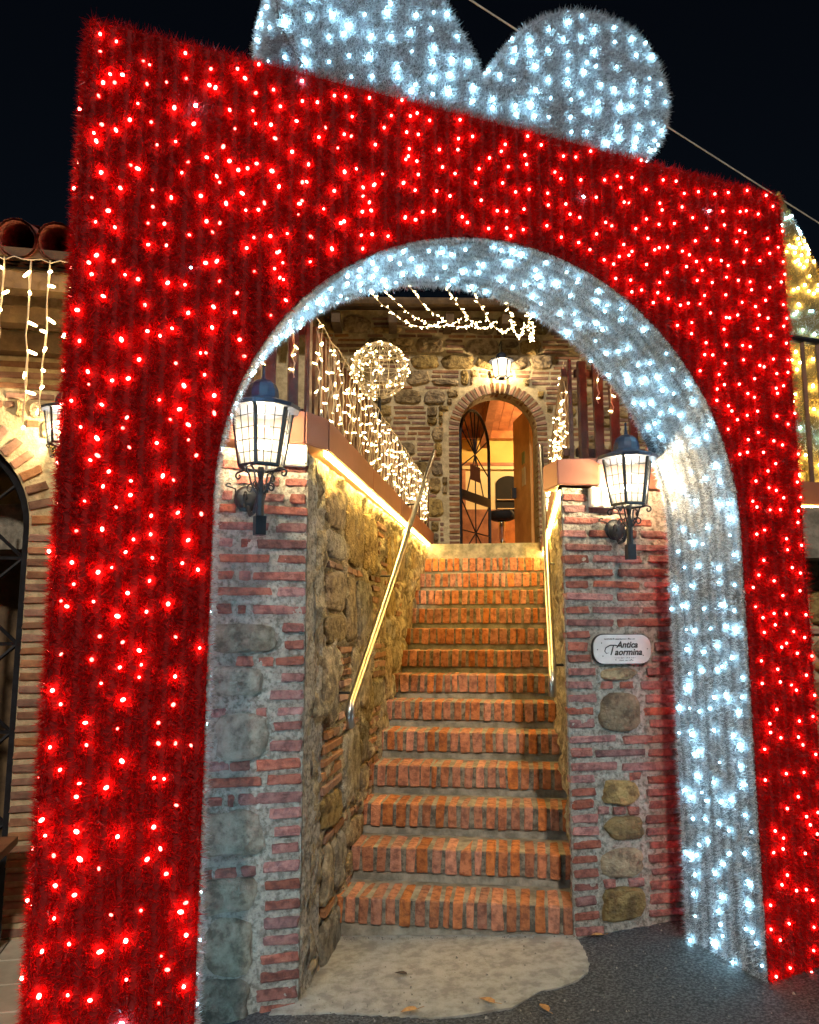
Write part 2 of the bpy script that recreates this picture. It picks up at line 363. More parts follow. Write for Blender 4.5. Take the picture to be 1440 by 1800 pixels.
# rough mortar return of the corner
put('corner_mortar', rough_sheet(lambda s, t: L0 + Vector((.004 + .012 * s, -.004 + .27 * s, -.2 + 2.56 * t)), 16, 130, .016, 12, 'corner_mortar', M_MORTAR, (1, 0, 0)), pier)

# ---------------------------------------------------------------- right pier
AR = R(21); R0 = Vector((.595, -.018, 0)); FR = frame(R0, AR, 1)
uR = Vector((math.cos(AR), math.sin(AR), 0)); nR = Vector((math.sin(AR), -math.cos(AR), 0))
RB = [(0.006, 2.227, 0.13), (.16, 2.227, .2), (0.006, 2.168, 0.124), (.15, 2.168, .22), (0.006, 2.106, 0.274), (.31, 2.106, .2), (0.006, 2.033, 0.119), (0.152, 2.037, 0.124), (0.395, 2.042, 0.028), (0.45, 2.044, 0.232), (0.006, 1.963, 0.268), (0.368, 1.97, 0.311), (0.006, 1.898, 0.133), (0.168, 1.903, 0.275), (0.485, 1.907, 0.204), (0.006, 1.83, 0.264), (0.305, 1.835, 0.381), (0.006, 1.766, 0.129), (0.158, 1.769, 0.268), (0.461, 1.771, 0.221), (0.006, 1.704, 0.259), (0.3, 1.706, 0.385), (0.006, 1.635, 0.124), (0.153, 1.636, 0.266), (0.443, 1.637, 0.244), (0.006, 1.57, 0.259), (0.294, 1.57, 0.39), (0.006, 1.508, 0.12), (0.513, 1.508, 0.167), (0.006, 1.446, 0.112), (0.504, 1.443, 0.173), (0.006, 1.387, 0.127), (0.484, 1.383, 0.197), (0.006, 1.32, 0.147), (0.445, 1.315, 0.231), (0.006, 1.251, 0.128), (0.184, 1.249, 0.068), (0.292, 1.247, 0.075), (0.413, 1.245, 0.26), (0.006, 1.185, 0.15), (0.433, 1.177, 0.242), (0.006, 1.121, 0.132), (0.424, 1.112, 0.248), (0.006, 1.058, 0.137), (0.456, 1.047, 0.219), (0.006, 0.981, 0.252), (0.301, 0.972, 0.375), (0.006, 0.916, 0.116), (0.144, 0.908, 0.271), (0.447, 0.901, 0.232), (0.006, 0.847, 0.253), (0.292, 0.836, 0.383), (0.006, 0.786, 0.122), (0.329, 0.79, 0.062), (0.431, 0.768, 0.246), (0.006, 0.724, 0.129), (0.426, 0.705, 0.248), (0.006, 0.664, 0.115), (0.431, 0.643, 0.246), (0.145, 0.628, 0.061), (0.228, 0.624, 0.067), (0.311, 0.62, 0.067), (0.006, 0.595, 0.137), (0.411, 0.574, 0.262), (0.006, 0.532, 0.14), (0.411, 0.51, 0.264), (0.006, 0.469, 0.145), (0.425, 0.446, 0.249), (0.006, 0.402, 0.123), (0.417, 0.384, 0.266), (0.006, 0.335, 0.131), (0.424, 0.32, 0.256), (0.166, 0.279, 0.061), (0.298, 0.275, 0.082), (0.006, 0.27, 0.129), (0.418, 0.254, 0.255), (0.006, 0.204, 0.116), (0.415, 0.187, 0.254), (.006, .135, .13), (.41, .12, .2), (.006, .065, .15)]
RS = [(0.284, 1.305, 0.204, 0.062), (0.287, 1.11, 0.231, 0.204), (0.273, 0.712, 0.202, 0.127), (0.29, 0.539, 0.207, 0.118), (0.268, 0.371, 0.244, 0.137), (0.269, 0.178, 0.246, 0.165)]
pier = thing('stone_pier', 'brick pier right of the steps with the small oval restaurant plaque, lit pink', 'pier', (R0.x, R0.y, 0), 'gate piers of the steps')
put('mortar', rough_sheet(lambda s, t: R0 + uR * (1.3 * s) + Vector((0, 0, -.2 + 2.48 * t)), 120, 230, .011, 16, 'mortar', M_MORTAR, nR), pier)
e = R0 + uR * 1.3
put('pier_core', MB().prism([(R0.x - .012 * nR.x, R0.y - .012 * nR.y), (e.x - .012 * nR.x, e.y - .012 * nR.y), (e.x, e.y + .5), (R0.x + .012, R0.y + .5)], -.2, 2.28).mesh('pier_core', M_MORTAR), pier)
for u, v, L in RB: lay_brick(pier, FR, u, v, L, .038 + rnd.uniform(-.005, .006), M_BRICK, rnd.uniform(.009, .016))
for u, v, wd, ht in RS: lay_stone(pier, FR, u, v, wd, ht, M_STONE, .03, rot=rnd.uniform(-.05, .05), sq=4.)
for i in range(34):
    lay_brick(pier, FR, .72 + (i % 2) * .03, .1 + i * .066, .25, .037, M_BRICK, .015)
    lay_brick(pier, FR, 1.0 + (i % 2) * .03, .1 + i * .066, .22, .037, M_BRICK, .015)

# ---------------------------------------------------------------- side walls of the steps
def wxL(y): return -.612 + .02 * min(1, max(0, (y + .5) / 3))
def wxR(y): return .612
sw = thing('stair_wall', 'rough stone and plaster wall along the left of the steps under the light strip', 'wall', (-.8, 2, 0), 'walls beside the steps')
put('rough_face', rough_sheet(lambda s, t: (wxL(-.52 + 5.4 * s), -.52 + 5.4 * s, -.2 + 2.57 * t), 300, 140, .042, 6.5, 'rough_face', M_ROUGH, (1, 0, 0)), sw)
put('wall_core', MB().box((-.86, 2.3, 1.06), (.45, 5.2, 2.5)).mesh('wall_core', M_MORTAR_W), sw)
FS = Matrix(((0, -1, 0, -.60), (1, 0, 0, 0), (0, 0, 1, 0), (0, 0, 0, 1)))      # x along +Y, -y local = +X out
def okL(u, v, wd, h): return v + h > max(0, u) * .576 - .1 and u + wd < 4.6 and v + h < 2.3
rubble(sw, FS, -.30, 4.4, -.1, 2.28, okL, lambda: M_STONE if rnd.random() < .4 else (M_ROUGH if rnd.random() < .5 else M_GSTONE), M_WBRICK, relief=.02, ws=(.22, .52), hs=(.22, .46), pst=.84)
sw = thing('stair_wall', 'rough plastered wall along the right of the steps behind the right handrail', 'wall', (.8, 2, 0), 'walls beside the steps')
put('rough_face', rough_sheet(lambda s, t: (wxR(0), 0.03 + 4.8 * s, -.1 + 2.36 * t), 240, 120, .042, 6.5, 'rough_face', M_ROUGH, (-1, 0, 0)), sw)
put('wall_core', MB().box((.87, 2.55, 1.06), (.46, 4.6, 2.38)).mesh('wall_core', M_MORTAR_W), sw)

# terraces behind the fences
struct(put('terrace', MB().box((-2.2, 3.1, 2.2), (2.3, 5.2, .3)).mesh('terrace', M_STEP)))
struct(put('terrace', MB().box((2.9, 3.4, 2.1), (3.7, 5.4, .3)).mesh('terrace', M_STEP)))

# ---------------------------------------------------------------- brown metal planters, light strips, slat fences
def fascia(name, label, path, z0, z1, thick):
    t = thing(name, label, 'planter', (path[0][0], path[0][1], z0), 'brown metal planters')
    for i in range(len(path) - 1):
        a, b_ = Vector((*path[i], 0)), Vector((*path[i + 1], 0)); d = (b_ - a); L = d.length; d.normalize()
        n = Vector((-d.y, d.x, 0))                                   # towards the inside of the planter
        c = (a + b_) / 2 + n * thick / 2
        M = Matrix(((d.x, n.x, 0), (d.y, n.y, 0), (0, 0, 1)))
        k = max(1, round(L / 1.25)); s = L / k
        for j in range(k):
            cc = a + d * (s * (j + .5)) + n * thick / 2
            bm = bmesh.new(); bmesh.ops.create_cube(bm, size=1)
            for v in bm.verts: v.co = Vector((v.co.x * (s - .004), v.co.y * thick, v.co.z * (z1 - z0)))
            bmesh.ops.bevel(bm, geom=list(bm.edges), offset=.006, segments=2, affect='EDGES')
            me = bpy.data.meshes.new('fascia_panel'); bm.to_mesh(me); bm.free(); me.materials.append(M_FASCIA)
            put('fascia_panel', me, t, Matrix.Translation((cc.x, cc.y, (z0 + z1) / 2)) @ M.to_4x4())
    return t
cL = Vector((-.605, -.66)); endL = cL + Vector((uL.x, uL.y)) * 1.0
pathL = [(-.56, 4.25), (-.548, -.53), (-.62, -.70), (cL.x + uL.x * 1.0 + nL.x * .05, cL.y + uL.y * 1.0 + nL.y * .05 - .02)]
pathL = [pathL[3], pathL[2], pathL[1], pathL[0]]
fascia('metal_planter', 'brown metal planter edge above the left pier and the left stair wall', pathL, 2.40, 2.56, .22)
pathR = [(.575, 4.4), (.572, -.05), (R0.x + uR.x * 1.3 + nR.x * .04, R0.y + uR.y * 1.3 + nR.y * .04 - .02)]
fascia('metal_planter', 'brown metal planter edge above the right pier with a round boss', pathR, 2.29, 2.43, .22)
tag(put('light_strip', MB().box((-.572, 1.85, 2.388), (.014, 4.72, .014)).mesh('light_strip', E_STRIP)), 'glowing yellow light strip under the left planter edge', 'light strip', 'light strips')
tag(put('light_strip', MB().box((.592, 2.2, 2.278), (.014, 4.2, .014)).mesh('light_strip', E_STRIP)), 'glowing yellow light strip under the right planter edge', 'light strip', 'light strips')
def fence(label, runs, zb, zt, step=.105, wd=.062):
    t = thing('slat_fence', label, 'fence', (runs[0][0][0], runs[0][0][1], zb), 'brown slat fences')
    for a, b_ in runs:
        a, b_ = Vector((*a, 0)), Vector((*b_, 0)); d = b_ - a; L = d.length; d.normalize(); n = Vector((-d.y, d.x, 0))
        M = Matrix(((d.x, n.x, 0), (d.y, n.y, 0), (0, 0, 1))).to_4x4()
        x = .03
        while x < L:
            h = zt - zb + rnd.uniform(-.012, .012)
            me = brick_mesh(wd * rnd.choice((.8, 1, 1)), h, .022, M_SLAT, 0)
            p = a + d * x
            put('slat', me, t, Matrix.Translation((p.x, p.y, zb + h / 2)) @ M)
            x += step * rnd.uniform(.85, 1.12)
        for zz in (zb + .1, zt - .07):
            c = (a + b_) / 2 + n * .03
            put('rail', MB().box((0, 0, 0), (L, .03, .045)).mesh('rail', M_SLAT), t, Matrix.Translation((c.x, c.y, zz)) @ M)
fence('brown slat fence on the left planter, running back beside the steps', [((-.67, -.52), (-.665, 4.6)), ((-1.5, -.93), (-.70, -.56))], 2.5, 3.10)
fence('brown slat fence on the right planter, mostly hidden by the arch', [((.66, .1), (.665, 4.6)), ((.70, .10), (1.85, .54))], 2.4, 3.02)

# ---------------------------------------------------------------- light curtains
def capsule(r, L, m):
    b = MB(); b.lathe([(r * .4, 0), (r, L * .15), (r, L * .8), (r * .5, L)], 6); return b.mesh('light_bulb', m)
CAP = capsule(.0038, .028, E_WARM)
CAPB = capsule(.0075, .05, E_WARM)
def strand_pts(top, length, sway, n=9, seedv=0):
    return [Vector(top) + Vector((rnd.uniform(-1, 1) * sway, rnd.uniform(-1, 1) * sway, -length * i / n)) for i in range(n + 1)]
def rand_rot(updown=.5):
    d = Vector((rnd.uniform(-1, 1), rnd.uniform(-1, 1), rnd.uniform(-updown, updown) - .15)).normalized()
    return d.to_track_quat('Z', 'Y').to_matrix().to_4x4()
def add_strand(t, pts, per, bulb, wire_r=.0018, twist=True):
    b = MB(); b.tube(pts, wire_r, 4)
    if twist: b.tube([p + Vector((rnd.uniform(-1, 1), rnd.uniform(-1, 1), 0)) * .007 for p in pts], wire_r, 4)
    s = put('strand', b.mesh('strand', M_WIRE), t)
    seg = [(pts[i + 1] - pts[i]).length for i in range(len(pts) - 1)]; tot = sum(seg)
    for k in range(per):
        q = tot * (k + rnd.uniform(.3, .95)) / per; i = 0
        while i < len(seg) - 1 and q > seg[i]: q -= seg[i]; i += 1
        p = pts[i].lerp(pts[i + 1], min(1, q / seg[i]))
        put('light_bulb', bulb, s, Matrix.Translation(p) @ rand_rot())
    return s
def curtain(label, a, b_, n, lens, group='icicle light curtains', out=(0, 0, 0), per=(6, 9), bulb=None):
    t = thing('icicle_lights', label, 'string lights', (a[0], a[1], a[2]), group)
    A, B = Vector(a), Vector(b_)
    k = 30; put('top_wire', MB().tube([A.lerp(B, i / k) + Vector((0, 0, .012 * math.sin(i * 2.4) + rnd.uniform(-.004, .004))) for i in range(k + 1)], .003, 4).mesh('top_wire', M_WIRE), t)
    for i in range(n):
        p = A.lerp(B, (i + rnd.uniform(.2, .8)) / n) + Vector(out)
        add_strand(t, strand_pts(p, rnd.uniform(*lens), .009), rnd.randint(*per), bulb or CAP, .0024 if not bulb else .0035)
    return t
curtain('curtain of warm white lights hanging over the left fence beside the steps', (-.63, -.5, 3.10), (-.63, 4.3, 3.12), 47, (.34, .66), per=(5, 6))
curtain('short warm icicle lights hanging on the front fence behind the left lantern', (-1.3, -.87, 3.11), (-.69, -.575, 3.10), 6, (.2, .4), per=(3, 5))
curtain('curtain of warm white lights hanging over the right fence beside the steps', (.635, .15, 3.03), (.635, 4.3, 3.03), 22, (.34, .58))
curtain('sparse warm icicle lights on the front fence behind the right lantern', (.72, .08, 3.03), (1.6, .42, 3.03), 7, (.25, .5), per=(3, 5))

# ---------------------------------------------------------------- gift box arch
AA = R(29.5); A0 = Vector((-1.12, -1.8686, 0)); aD = Vector((math.cos(AA), math.sin(AA), 0)); aN = Vector((-math.sin(AA), math.cos(AA), 0))
WA, HA, TH = 3.245, 3.705, .5
UI0, UI1, VS = .495, 2.865, 1.985; UC, RC = (UI0 + UI1) / 2, (UI1 - UI0) / 2
ZB0, ZB1 = -.16, .055
def AP(u, v, d): return A0 + aD * u + aN * d + Vector((0, 0, v))
arch = thing('gift_box_arch', 'huge red tinsel gift box archway studded with lights and topped by a white bow', 'arch', A0 + aD * 1.64)
# outline of the opening, from left foot over the crown to the right foot
NI = 48
inner = [(UI0, ZB0)] + [(UI0, VS)] + [(UC - RC * math.cos(math.pi * i / NI), VS + RC * math.sin(math.pi * i / NI)) for i in range(1, NI)] + [(UI1, VS), (UI1, ZB1)]
outer_of = []
for (u, v) in inner:
    if v <= VS: outer_of.append((0 if u < UC else WA, v))
    else:
        q = math.atan2(v - VS, u - UC); c, s = math.cos(q), math.sin(q)
        tx = (WA - UC) / c if c > 1e-6 else ((0 - UC) / c if c < -1e-6 else 1e9)
        ty = (HA - VS) / s if s > 1e-6 else 1e9
        t_ = min(tx, ty); outer_of.append((UC + c * t_, VS + s * t_))
# keep the two top corners
def near(i, u, v):
    outer_of[i] = (u, v)
iL = min(range(len(inner)), key=lambda i: math.dist(outer_of[i], (0, HA))); near(iL, 0, HA)
iR = min(range(len(inner)), key=lambda i: math.dist(outer_of[i], (WA, HA))); near(iR, WA, HA)
b = MB(); n = len(inner); vs = []
for d in (0, TH):
    vs += [AP(u, v, d) for u, v in inner] + [AP(u, v, d) for u, v in outer_of]
f = []
for i in range(n - 1):
    f.append((i, i + 1, n + i + 1, n + i)); f.append((2 * n + i, 3 * n + i, 3 * n + i + 1, 2 * n + i + 1))
    f.append((n + i, n + i + 1, 3 * n + i + 1, 3 * n + i))
f += [(0, n, 3 * n, 2 * n), (n - 1, 3 * n - 1, 4 * n - 1, 2 * n - 1)]
b.add(vs, f); put('red_frame', b.mesh('red_frame', M_RCORE), arch)
b = MB(); vs = [AP(u, v, d) for d in (.004, TH - .004) for u, v in inner]
# white lining sits 4 mm inside the opening
def inset(u, v, e=.004):
    if v <= VS: return (u + e if u < UC else u - e, v)
    q = math.atan2(v - VS, u - UC); return (u - e * math.cos(q), v - e * math.sin(q))
vs = [AP(*inset(u, v), d) for d in (.002, TH - .002) for u, v in inner]
b.add(vs, [(i, i + 1, n + i + 1, n + i) for i in range(n - 1)]); put('white_lining', b.mesh('white_lining', M_WCORE), arch)
def inside_face(u, v, e=0.):
    if not (0 <= u <= WA and (ZB0 if u < UC else ZB1) <= v <= HA): return False
    if UI0 - e < u < UI1 + e and v < VS: return False
    return math.hypot(u - UC, v - VS) >= RC + e or v < VS
def needles(P, Nn, Lr, wr, name, m, parent, flop=.9, droop=0.):
    """fine tinsel needles: one thin triangle each"""
    k = len(P)
    T = npr.normal(size=(k, 3)); T -= (T * Nn).sum(1, keepdims=True) * Nn; T /= np.linalg.norm(T, axis=1, keepdims=True)
    a = npr.uniform(.25, 1., (k, 1)); D = Nn * a + T * flop * npr.uniform(.2, 1., (k, 1)); D[:, 2] -= droop; D /= np.linalg.norm(D, axis=1, keepdims=True)
    S = np.cross(D, npr.normal(size=(k, 3))); S /= np.linalg.norm(S, axis=1, keepdims=True)
    L = npr.uniform(*Lr, (k, 1)); W = npr.uniform(*wr, (k, 1))
    V = np.empty((k, 3, 3)); V[:, 0] = P - S * W * .5; V[:, 1] = P + S * W * .5; V[:, 2] = P + D * L
    me = bpy.data.meshes.new(name)
    me.vertices.add(3 * k); me.vertices.foreach_set('co', V.reshape(-1).astype(np.float32))
    me.loops.add(3 * k); me.loops.foreach_set('vertex_index', np.arange(3 * k, dtype=np.int32))
    me.polygons.add(k); me.polygons.foreach_set('loop_start', np.arange(0, 3 * k, 3, dtype=np.int32)); me.polygons.foreach_set('loop_total', np.full(k, 3, dtype=np.int32))
    me.update(); me.validate(); me.materials.append(m)
    return stuff(put(name, me, parent))
nD, nN = np.array(aD), np.array(aN); nA0 = np.array(A0)
def npAP(u, v, d): return nA0 + np.outer(u, nD) + np.outer(d, nN) + np.outer(v, (0, 0, 1))
def sample_face(k):
    u = npr.uniform(0, WA, k); v = npr.uniform(ZB0, HA, k)
    ok = ~((u > UI0) & (u < UI1) & (v < VS)) & ~((np.hypot(u - UC, v - VS) < RC) & (v >= VS)) & ((u < UC) | (v > ZB1))
    return u[ok], v[ok]
area = WA * (HA - ZB0)
u, v = sample_face(int(area * 34000))
# garland strands run up and down: needles gather around each strand
st = .055; u2 = np.clip((np.round(u / st) * st) * .28 + u * .72, .002, WA - .002)
okk = np.array([True] * len(u2)); P = npAP(u2, v, np.zeros(len(u2)) - .002); 
inn = ((u2 > UI0) & (u2 < UI1) & (v < VS)); P = P[~inn]
needles(P, np.tile(-nN, (len(P), 1)), (.018, .046), (.0017, .0036), 'red_tinsel', M_RT, arch)
# outer sides and top, and the back edge
k = 26000; v = npr.uniform(ZB0, HA, k); d = npr.uniform(0, TH, k)
needles(npAP(np.zeros(k), v, d), np.tile(-nD, (k, 1)), (.02, .05), (.0017, .0036), 'side_tinsel', M_RT, arch)
k = 18000; needles(npAP(np.full(k, WA), npr.uniform(ZB1, HA, k), npr.uniform(0, TH, k)), np.tile(nD, (k, 1)), (.02, .05), (.0017, .0036), 'side_tinsel', M_RT, arch)
k = 30000; needles(npAP(npr.uniform(0, WA, k), np.full(k, HA), npr.uniform(0, TH, k)), np.tile((0, 0, 1.), (k, 1)), (.02, .055), (.0017, .0036), 'top_tinsel', M_RT, arch)
u, v = sample_face(90000); needles(npAP(u, v, np.full(len(u), TH)), np.tile(nN, (len(u), 1)), (.02, .05), (.0016, .003), 'back_tinsel', M_RT, arch)
# inner lining: arc length parameter
sL = VS - ZB0; sR = VS - ZB1; sA = math.pi * RC; sT = sL + sA + sR
def lining(s):
    u = np.empty_like(s); v = np.empty_like(s); nu = np.empty_like(s); nv = np.empty_like(s)
    a = s < sL; u[a] = UI0; v[a] = ZB0 + s[a]; nu[a] = 1; nv[a] = 0
    c = s > sL + sA; u[c] = UI1; v[c] = VS - (s[c] - sL - sA); nu[c] = -1; nv[c] = 0
    m_ = ~a & ~c; q = math.pi - (s[m_] - sL) / RC; u[m_] = UC + RC * np.cos(q); v[m_] = VS + RC * np.sin(q); nu[m_] = -np.cos(q); nv[m_] = -np.sin(q)
    return u, v, nu, nv
k = int(sT * TH * 34000); s = npr.uniform(0, sT, k); d = npr.uniform(-.004, TH + .004, k); st = .06; d = np.clip(np.round(d / st) * st * .4 + d * .6, 0, TH)
u, v, nu, nv = lining(s)
needles(npAP(u, v, d) + 0, np.outer(nu, nD) + np.outer(nv, (0, 0, 1)), (.018, .044), (.0017, .0034), 'white_tinsel', M_WT, arch)
# bulbs
def bulb_set(nm, c, levels):
    return [MB().lathe([(.001, -.0058), (.0044, -.0038), (.0055, 0), (.0044, .0038), (.001, .0058)], 8).mesh('light_bulb', emit(nm + str(i), c, L)) for i, L in enumerate(levels)]
BULB_R = bulb_set('red_led', (1, .055, .045), (28, 18, 18, 12, 5))
BULB_W = bulb_set('cool_white_led', (.37, .78, 1), (44, 28, 28, 17, 6))
BULB_G = bulb_set('gold_led', (1, .68, .2), (70, 50, 34))
def scatter_bulbs(pts, ms, parent, keep=300, rest='small_light_bulbs'):
    pts = sorted(pts, key=lambda p: (p - CAM).length)
    for p in pts[:keep]:
        s_ = rnd.uniform(.75, 1.25); put('light_bulb', rnd.choice(ms), parent, Matrix.Translation(p) @ rand_rot(1) @ Matrix.Diagonal((s_, s_, s_ * rnd.uniform(.9, 1.5), 1)))
    if pts[keep:]:
        me = ms[1]; b = MB()
        for p in pts[keep:]: b.add([Vector(q.co) + p for q in me.vertices], [tuple(f.vertices) for f in me.polygons])
        stuff(put(rest, b.mesh(rest, me.materials[0]), parent))
pts = []; wpts = []
uu = .05
while uu < WA:
    vv = ZB0 + rnd.uniform(.02, .12)
    while vv < HA - .02:
        a, c = uu + rnd.uniform(-.04, .04), vv + rnd.uniform(-.02, .02)
        if inside_face(a, c, .025):
            (wpts if rnd.random() < .012 else pts).append(AP(a, c, -.006 - rnd.uniform(0, .022)))
        vv += rnd.choice((.045, .075, .09, .105, .125)) * rnd.uniform(.85, 1.15) * (1.18 if vv < 1.2 else 1)
    uu += rnd.uniform(.078, .098)
for _ in range(26):      # denser clusters where the strings are tied off
    a, c = rnd.uniform(.1, WA - .1), rnd.uniform(2.6, 3.3)
    if inside_face(a, c, .03): pts.append(AP(a, c, -.022))
scatter_bulbs(pts, BULB_R, arch, 300)
scatter_bulbs(wpts, BULB_W, arch, 20)
pts = []
s = .05
while s < sT:
    d = rnd.uniform(.03, .09)
    while d < TH - .02:
        ss = min(sT - .02, s + rnd.uniform(-.03, .03))
        u, v, nu, nv = (float(x[0]) for x in lining(np.array([ss])))
        h = .008 + rnd.uniform(0, .02)
        if u <= UC - .75: d = max(d, .14)
        pts.append(AP(u + nu * h, v + nv * h, d + rnd.uniform(-.02, .02)))
        d += rnd.choice((.05, .09, .11, .15)) * rnd.uniform(.9, 1.15)
    s += rnd.uniform(.085, .115)
# largest in the photo = right leg and crown first
pts.sort(key=lambda p: (0 if (p - A0).dot(aD) > UC - .6 else 1))
vis = [p for p in pts if (p - A0).dot(aD) > UC - .75]; hid = [p for p in pts if (p - A0).dot(aD) <= UC - .75]
scatter_bulbs(vis, BULB_W, arch, 300)
for i in range(40): hid.append(AP(UI0 + .015, ZB0 + .1 + i * .055, TH - .02 - rnd.uniform(0, .06)))  # extra row out of view, added to brighten the left pier
scatter_bulbs(hid, [BULB_W[0]] * 2, arch, 0, 'inner_light_bulbs')
# bulbs of the back face and of the side, which the photograph shows only by their light
bp = []
for _ in range(230):
    a, c = rnd.uniform(.03, WA - .03), rnd.uniform(.05, HA - .03)
    if inside_face(a, c, .02): bp.append(AP(a, c, TH + .02))
for i in range(34): bp.append(AP(-.02, ZB0 + .08 + i * .11, rnd.uniform(.02, .48)))
scatter_bulbs(bp, bulb_set('back_red_led', (1, .055, .045), (60, 60)), arch, 0, 'back_light_bulbs')
# bow
lobe = [(1.602, 3.70), (1.607, 3.88), (1.66, 4.0), (1.724, 4.104), (1.82, 4.23), (1.934, 4.324), (2.06, 4.385), (2.184, 4.41), (2.29, 4.41), (2.378, 4.39), (2.47, 4.33), (2.536, 4.25), (2.575, 4.15), (2.588, 4.052), (2.572, 3.95), (2.53, 3.846), (2.47, 3.765), (2.409, 3.70)]
def in_poly(x, y, P):
    c = False; j = len(P) - 1
    for i in range(len(P)):
        if (P[i][1] > y) != (P[j][1] > y) and x < (P[j][0] - P[i][0]) * (y - P[i][1]) / (P[j][1] - P[i][1]) + P[i][0]: c = not c
        j = i
    return c
for side, lab in ((1, 'right loop of the white bow'), (-1, 'left loop of the white bow, cut by the picture edge')):
    poly = [((x if side > 0 else 1.6 - (x - 1.6) * .945), y + .008) for x, y in lobe]
    if side > 0: poly = poly[::-1]
    d0, d1 = .02, .42
    n = len(poly); b = MB()
    vs = [AP(x, y, d) for d in (d0, d1) for x, y in poly]
    b.add(vs, [tuple(range(n)), tuple(reversed(range(n, 2 * n)))] + [(i, (i + 1) % n, n + (i + 1) % n, n + i) for i in range(n)])
    lo = put('bow_loop', b.mesh('bow_loop', M_WCORE), arch); lo['label'] = lab
    PP = []; NN = []
    xs_ = [p[0] for p in poly]; k = 0
    while k < 23000:
        x, y = rnd.uniform(min(xs_), max(xs_)), rnd.uniform(3.70, 4.42)
        if in_poly(x, y, poly): PP.append(AP(x, y, d0 - .002)); NN.append(-aN); k += 1
    for i in range(n):
        p, q = Vector((*poly[i], 0)), Vector((*poly[(i + 1) % n], 0)); L = (q - p).length
        if p.y < 3.72 and q.y < 3.72: continue
        nr = Vector((q.y - p.y, -(q.x - p.x), 0)).normalized()
        mid = (p + q) / 2
        if in_poly(mid.x + nr.x * .01, mid.y + nr.y * .01, poly): nr = -nr
        n3 = aD * nr.x + Vector((0, 0, nr.y))
        for _ in range(int(L * .4 * 42000)):
            t_ = rnd.random(); c = p.lerp(q, t_); PP.append(AP(c.x, c.y, rnd.uniform(d0, d1))); NN.append(n3)
    needles(np.array([tuple(p) for p in PP]), np.array([tuple(p) for p in NN]), (.018, .046), (.0017, .0034), 'bow_tinsel', M_WT, lo)
    bp = []; x = min(xs_) + .04
    while x < max(xs_):
        y = 3.74 + rnd.uniform(0, .06)
        while y < 4.42:
            a, c = x + rnd.uniform(-.025, .025), y + rnd.uniform(-.02, .02)
            if in_poly(a, c, poly): bp.append(AP(a, c, d0 - .02))
            y += rnd.uniform(.06, .12)
        x += rnd.uniform(.08, .1)
    for i in range(n):
        p, q = Vector((*poly[i], 0)), Vector((*poly[(i + 1) % n], 0))
        if p.y < 3.72 and q.y < 3.72: continue
        for dd in (.08, .2, .33):
            c = p.lerp(q, rnd.random()); o_ = (c - Vector((sum(xs_) / n, 4.03, 0))).normalized() * .02
            bp.append(AP(c.x + o_.x, c.y + o_.y, dd + rnd.uniform(-.03, .03)))
    scatter_bulbs(bp, BULB_W, lo, 300)

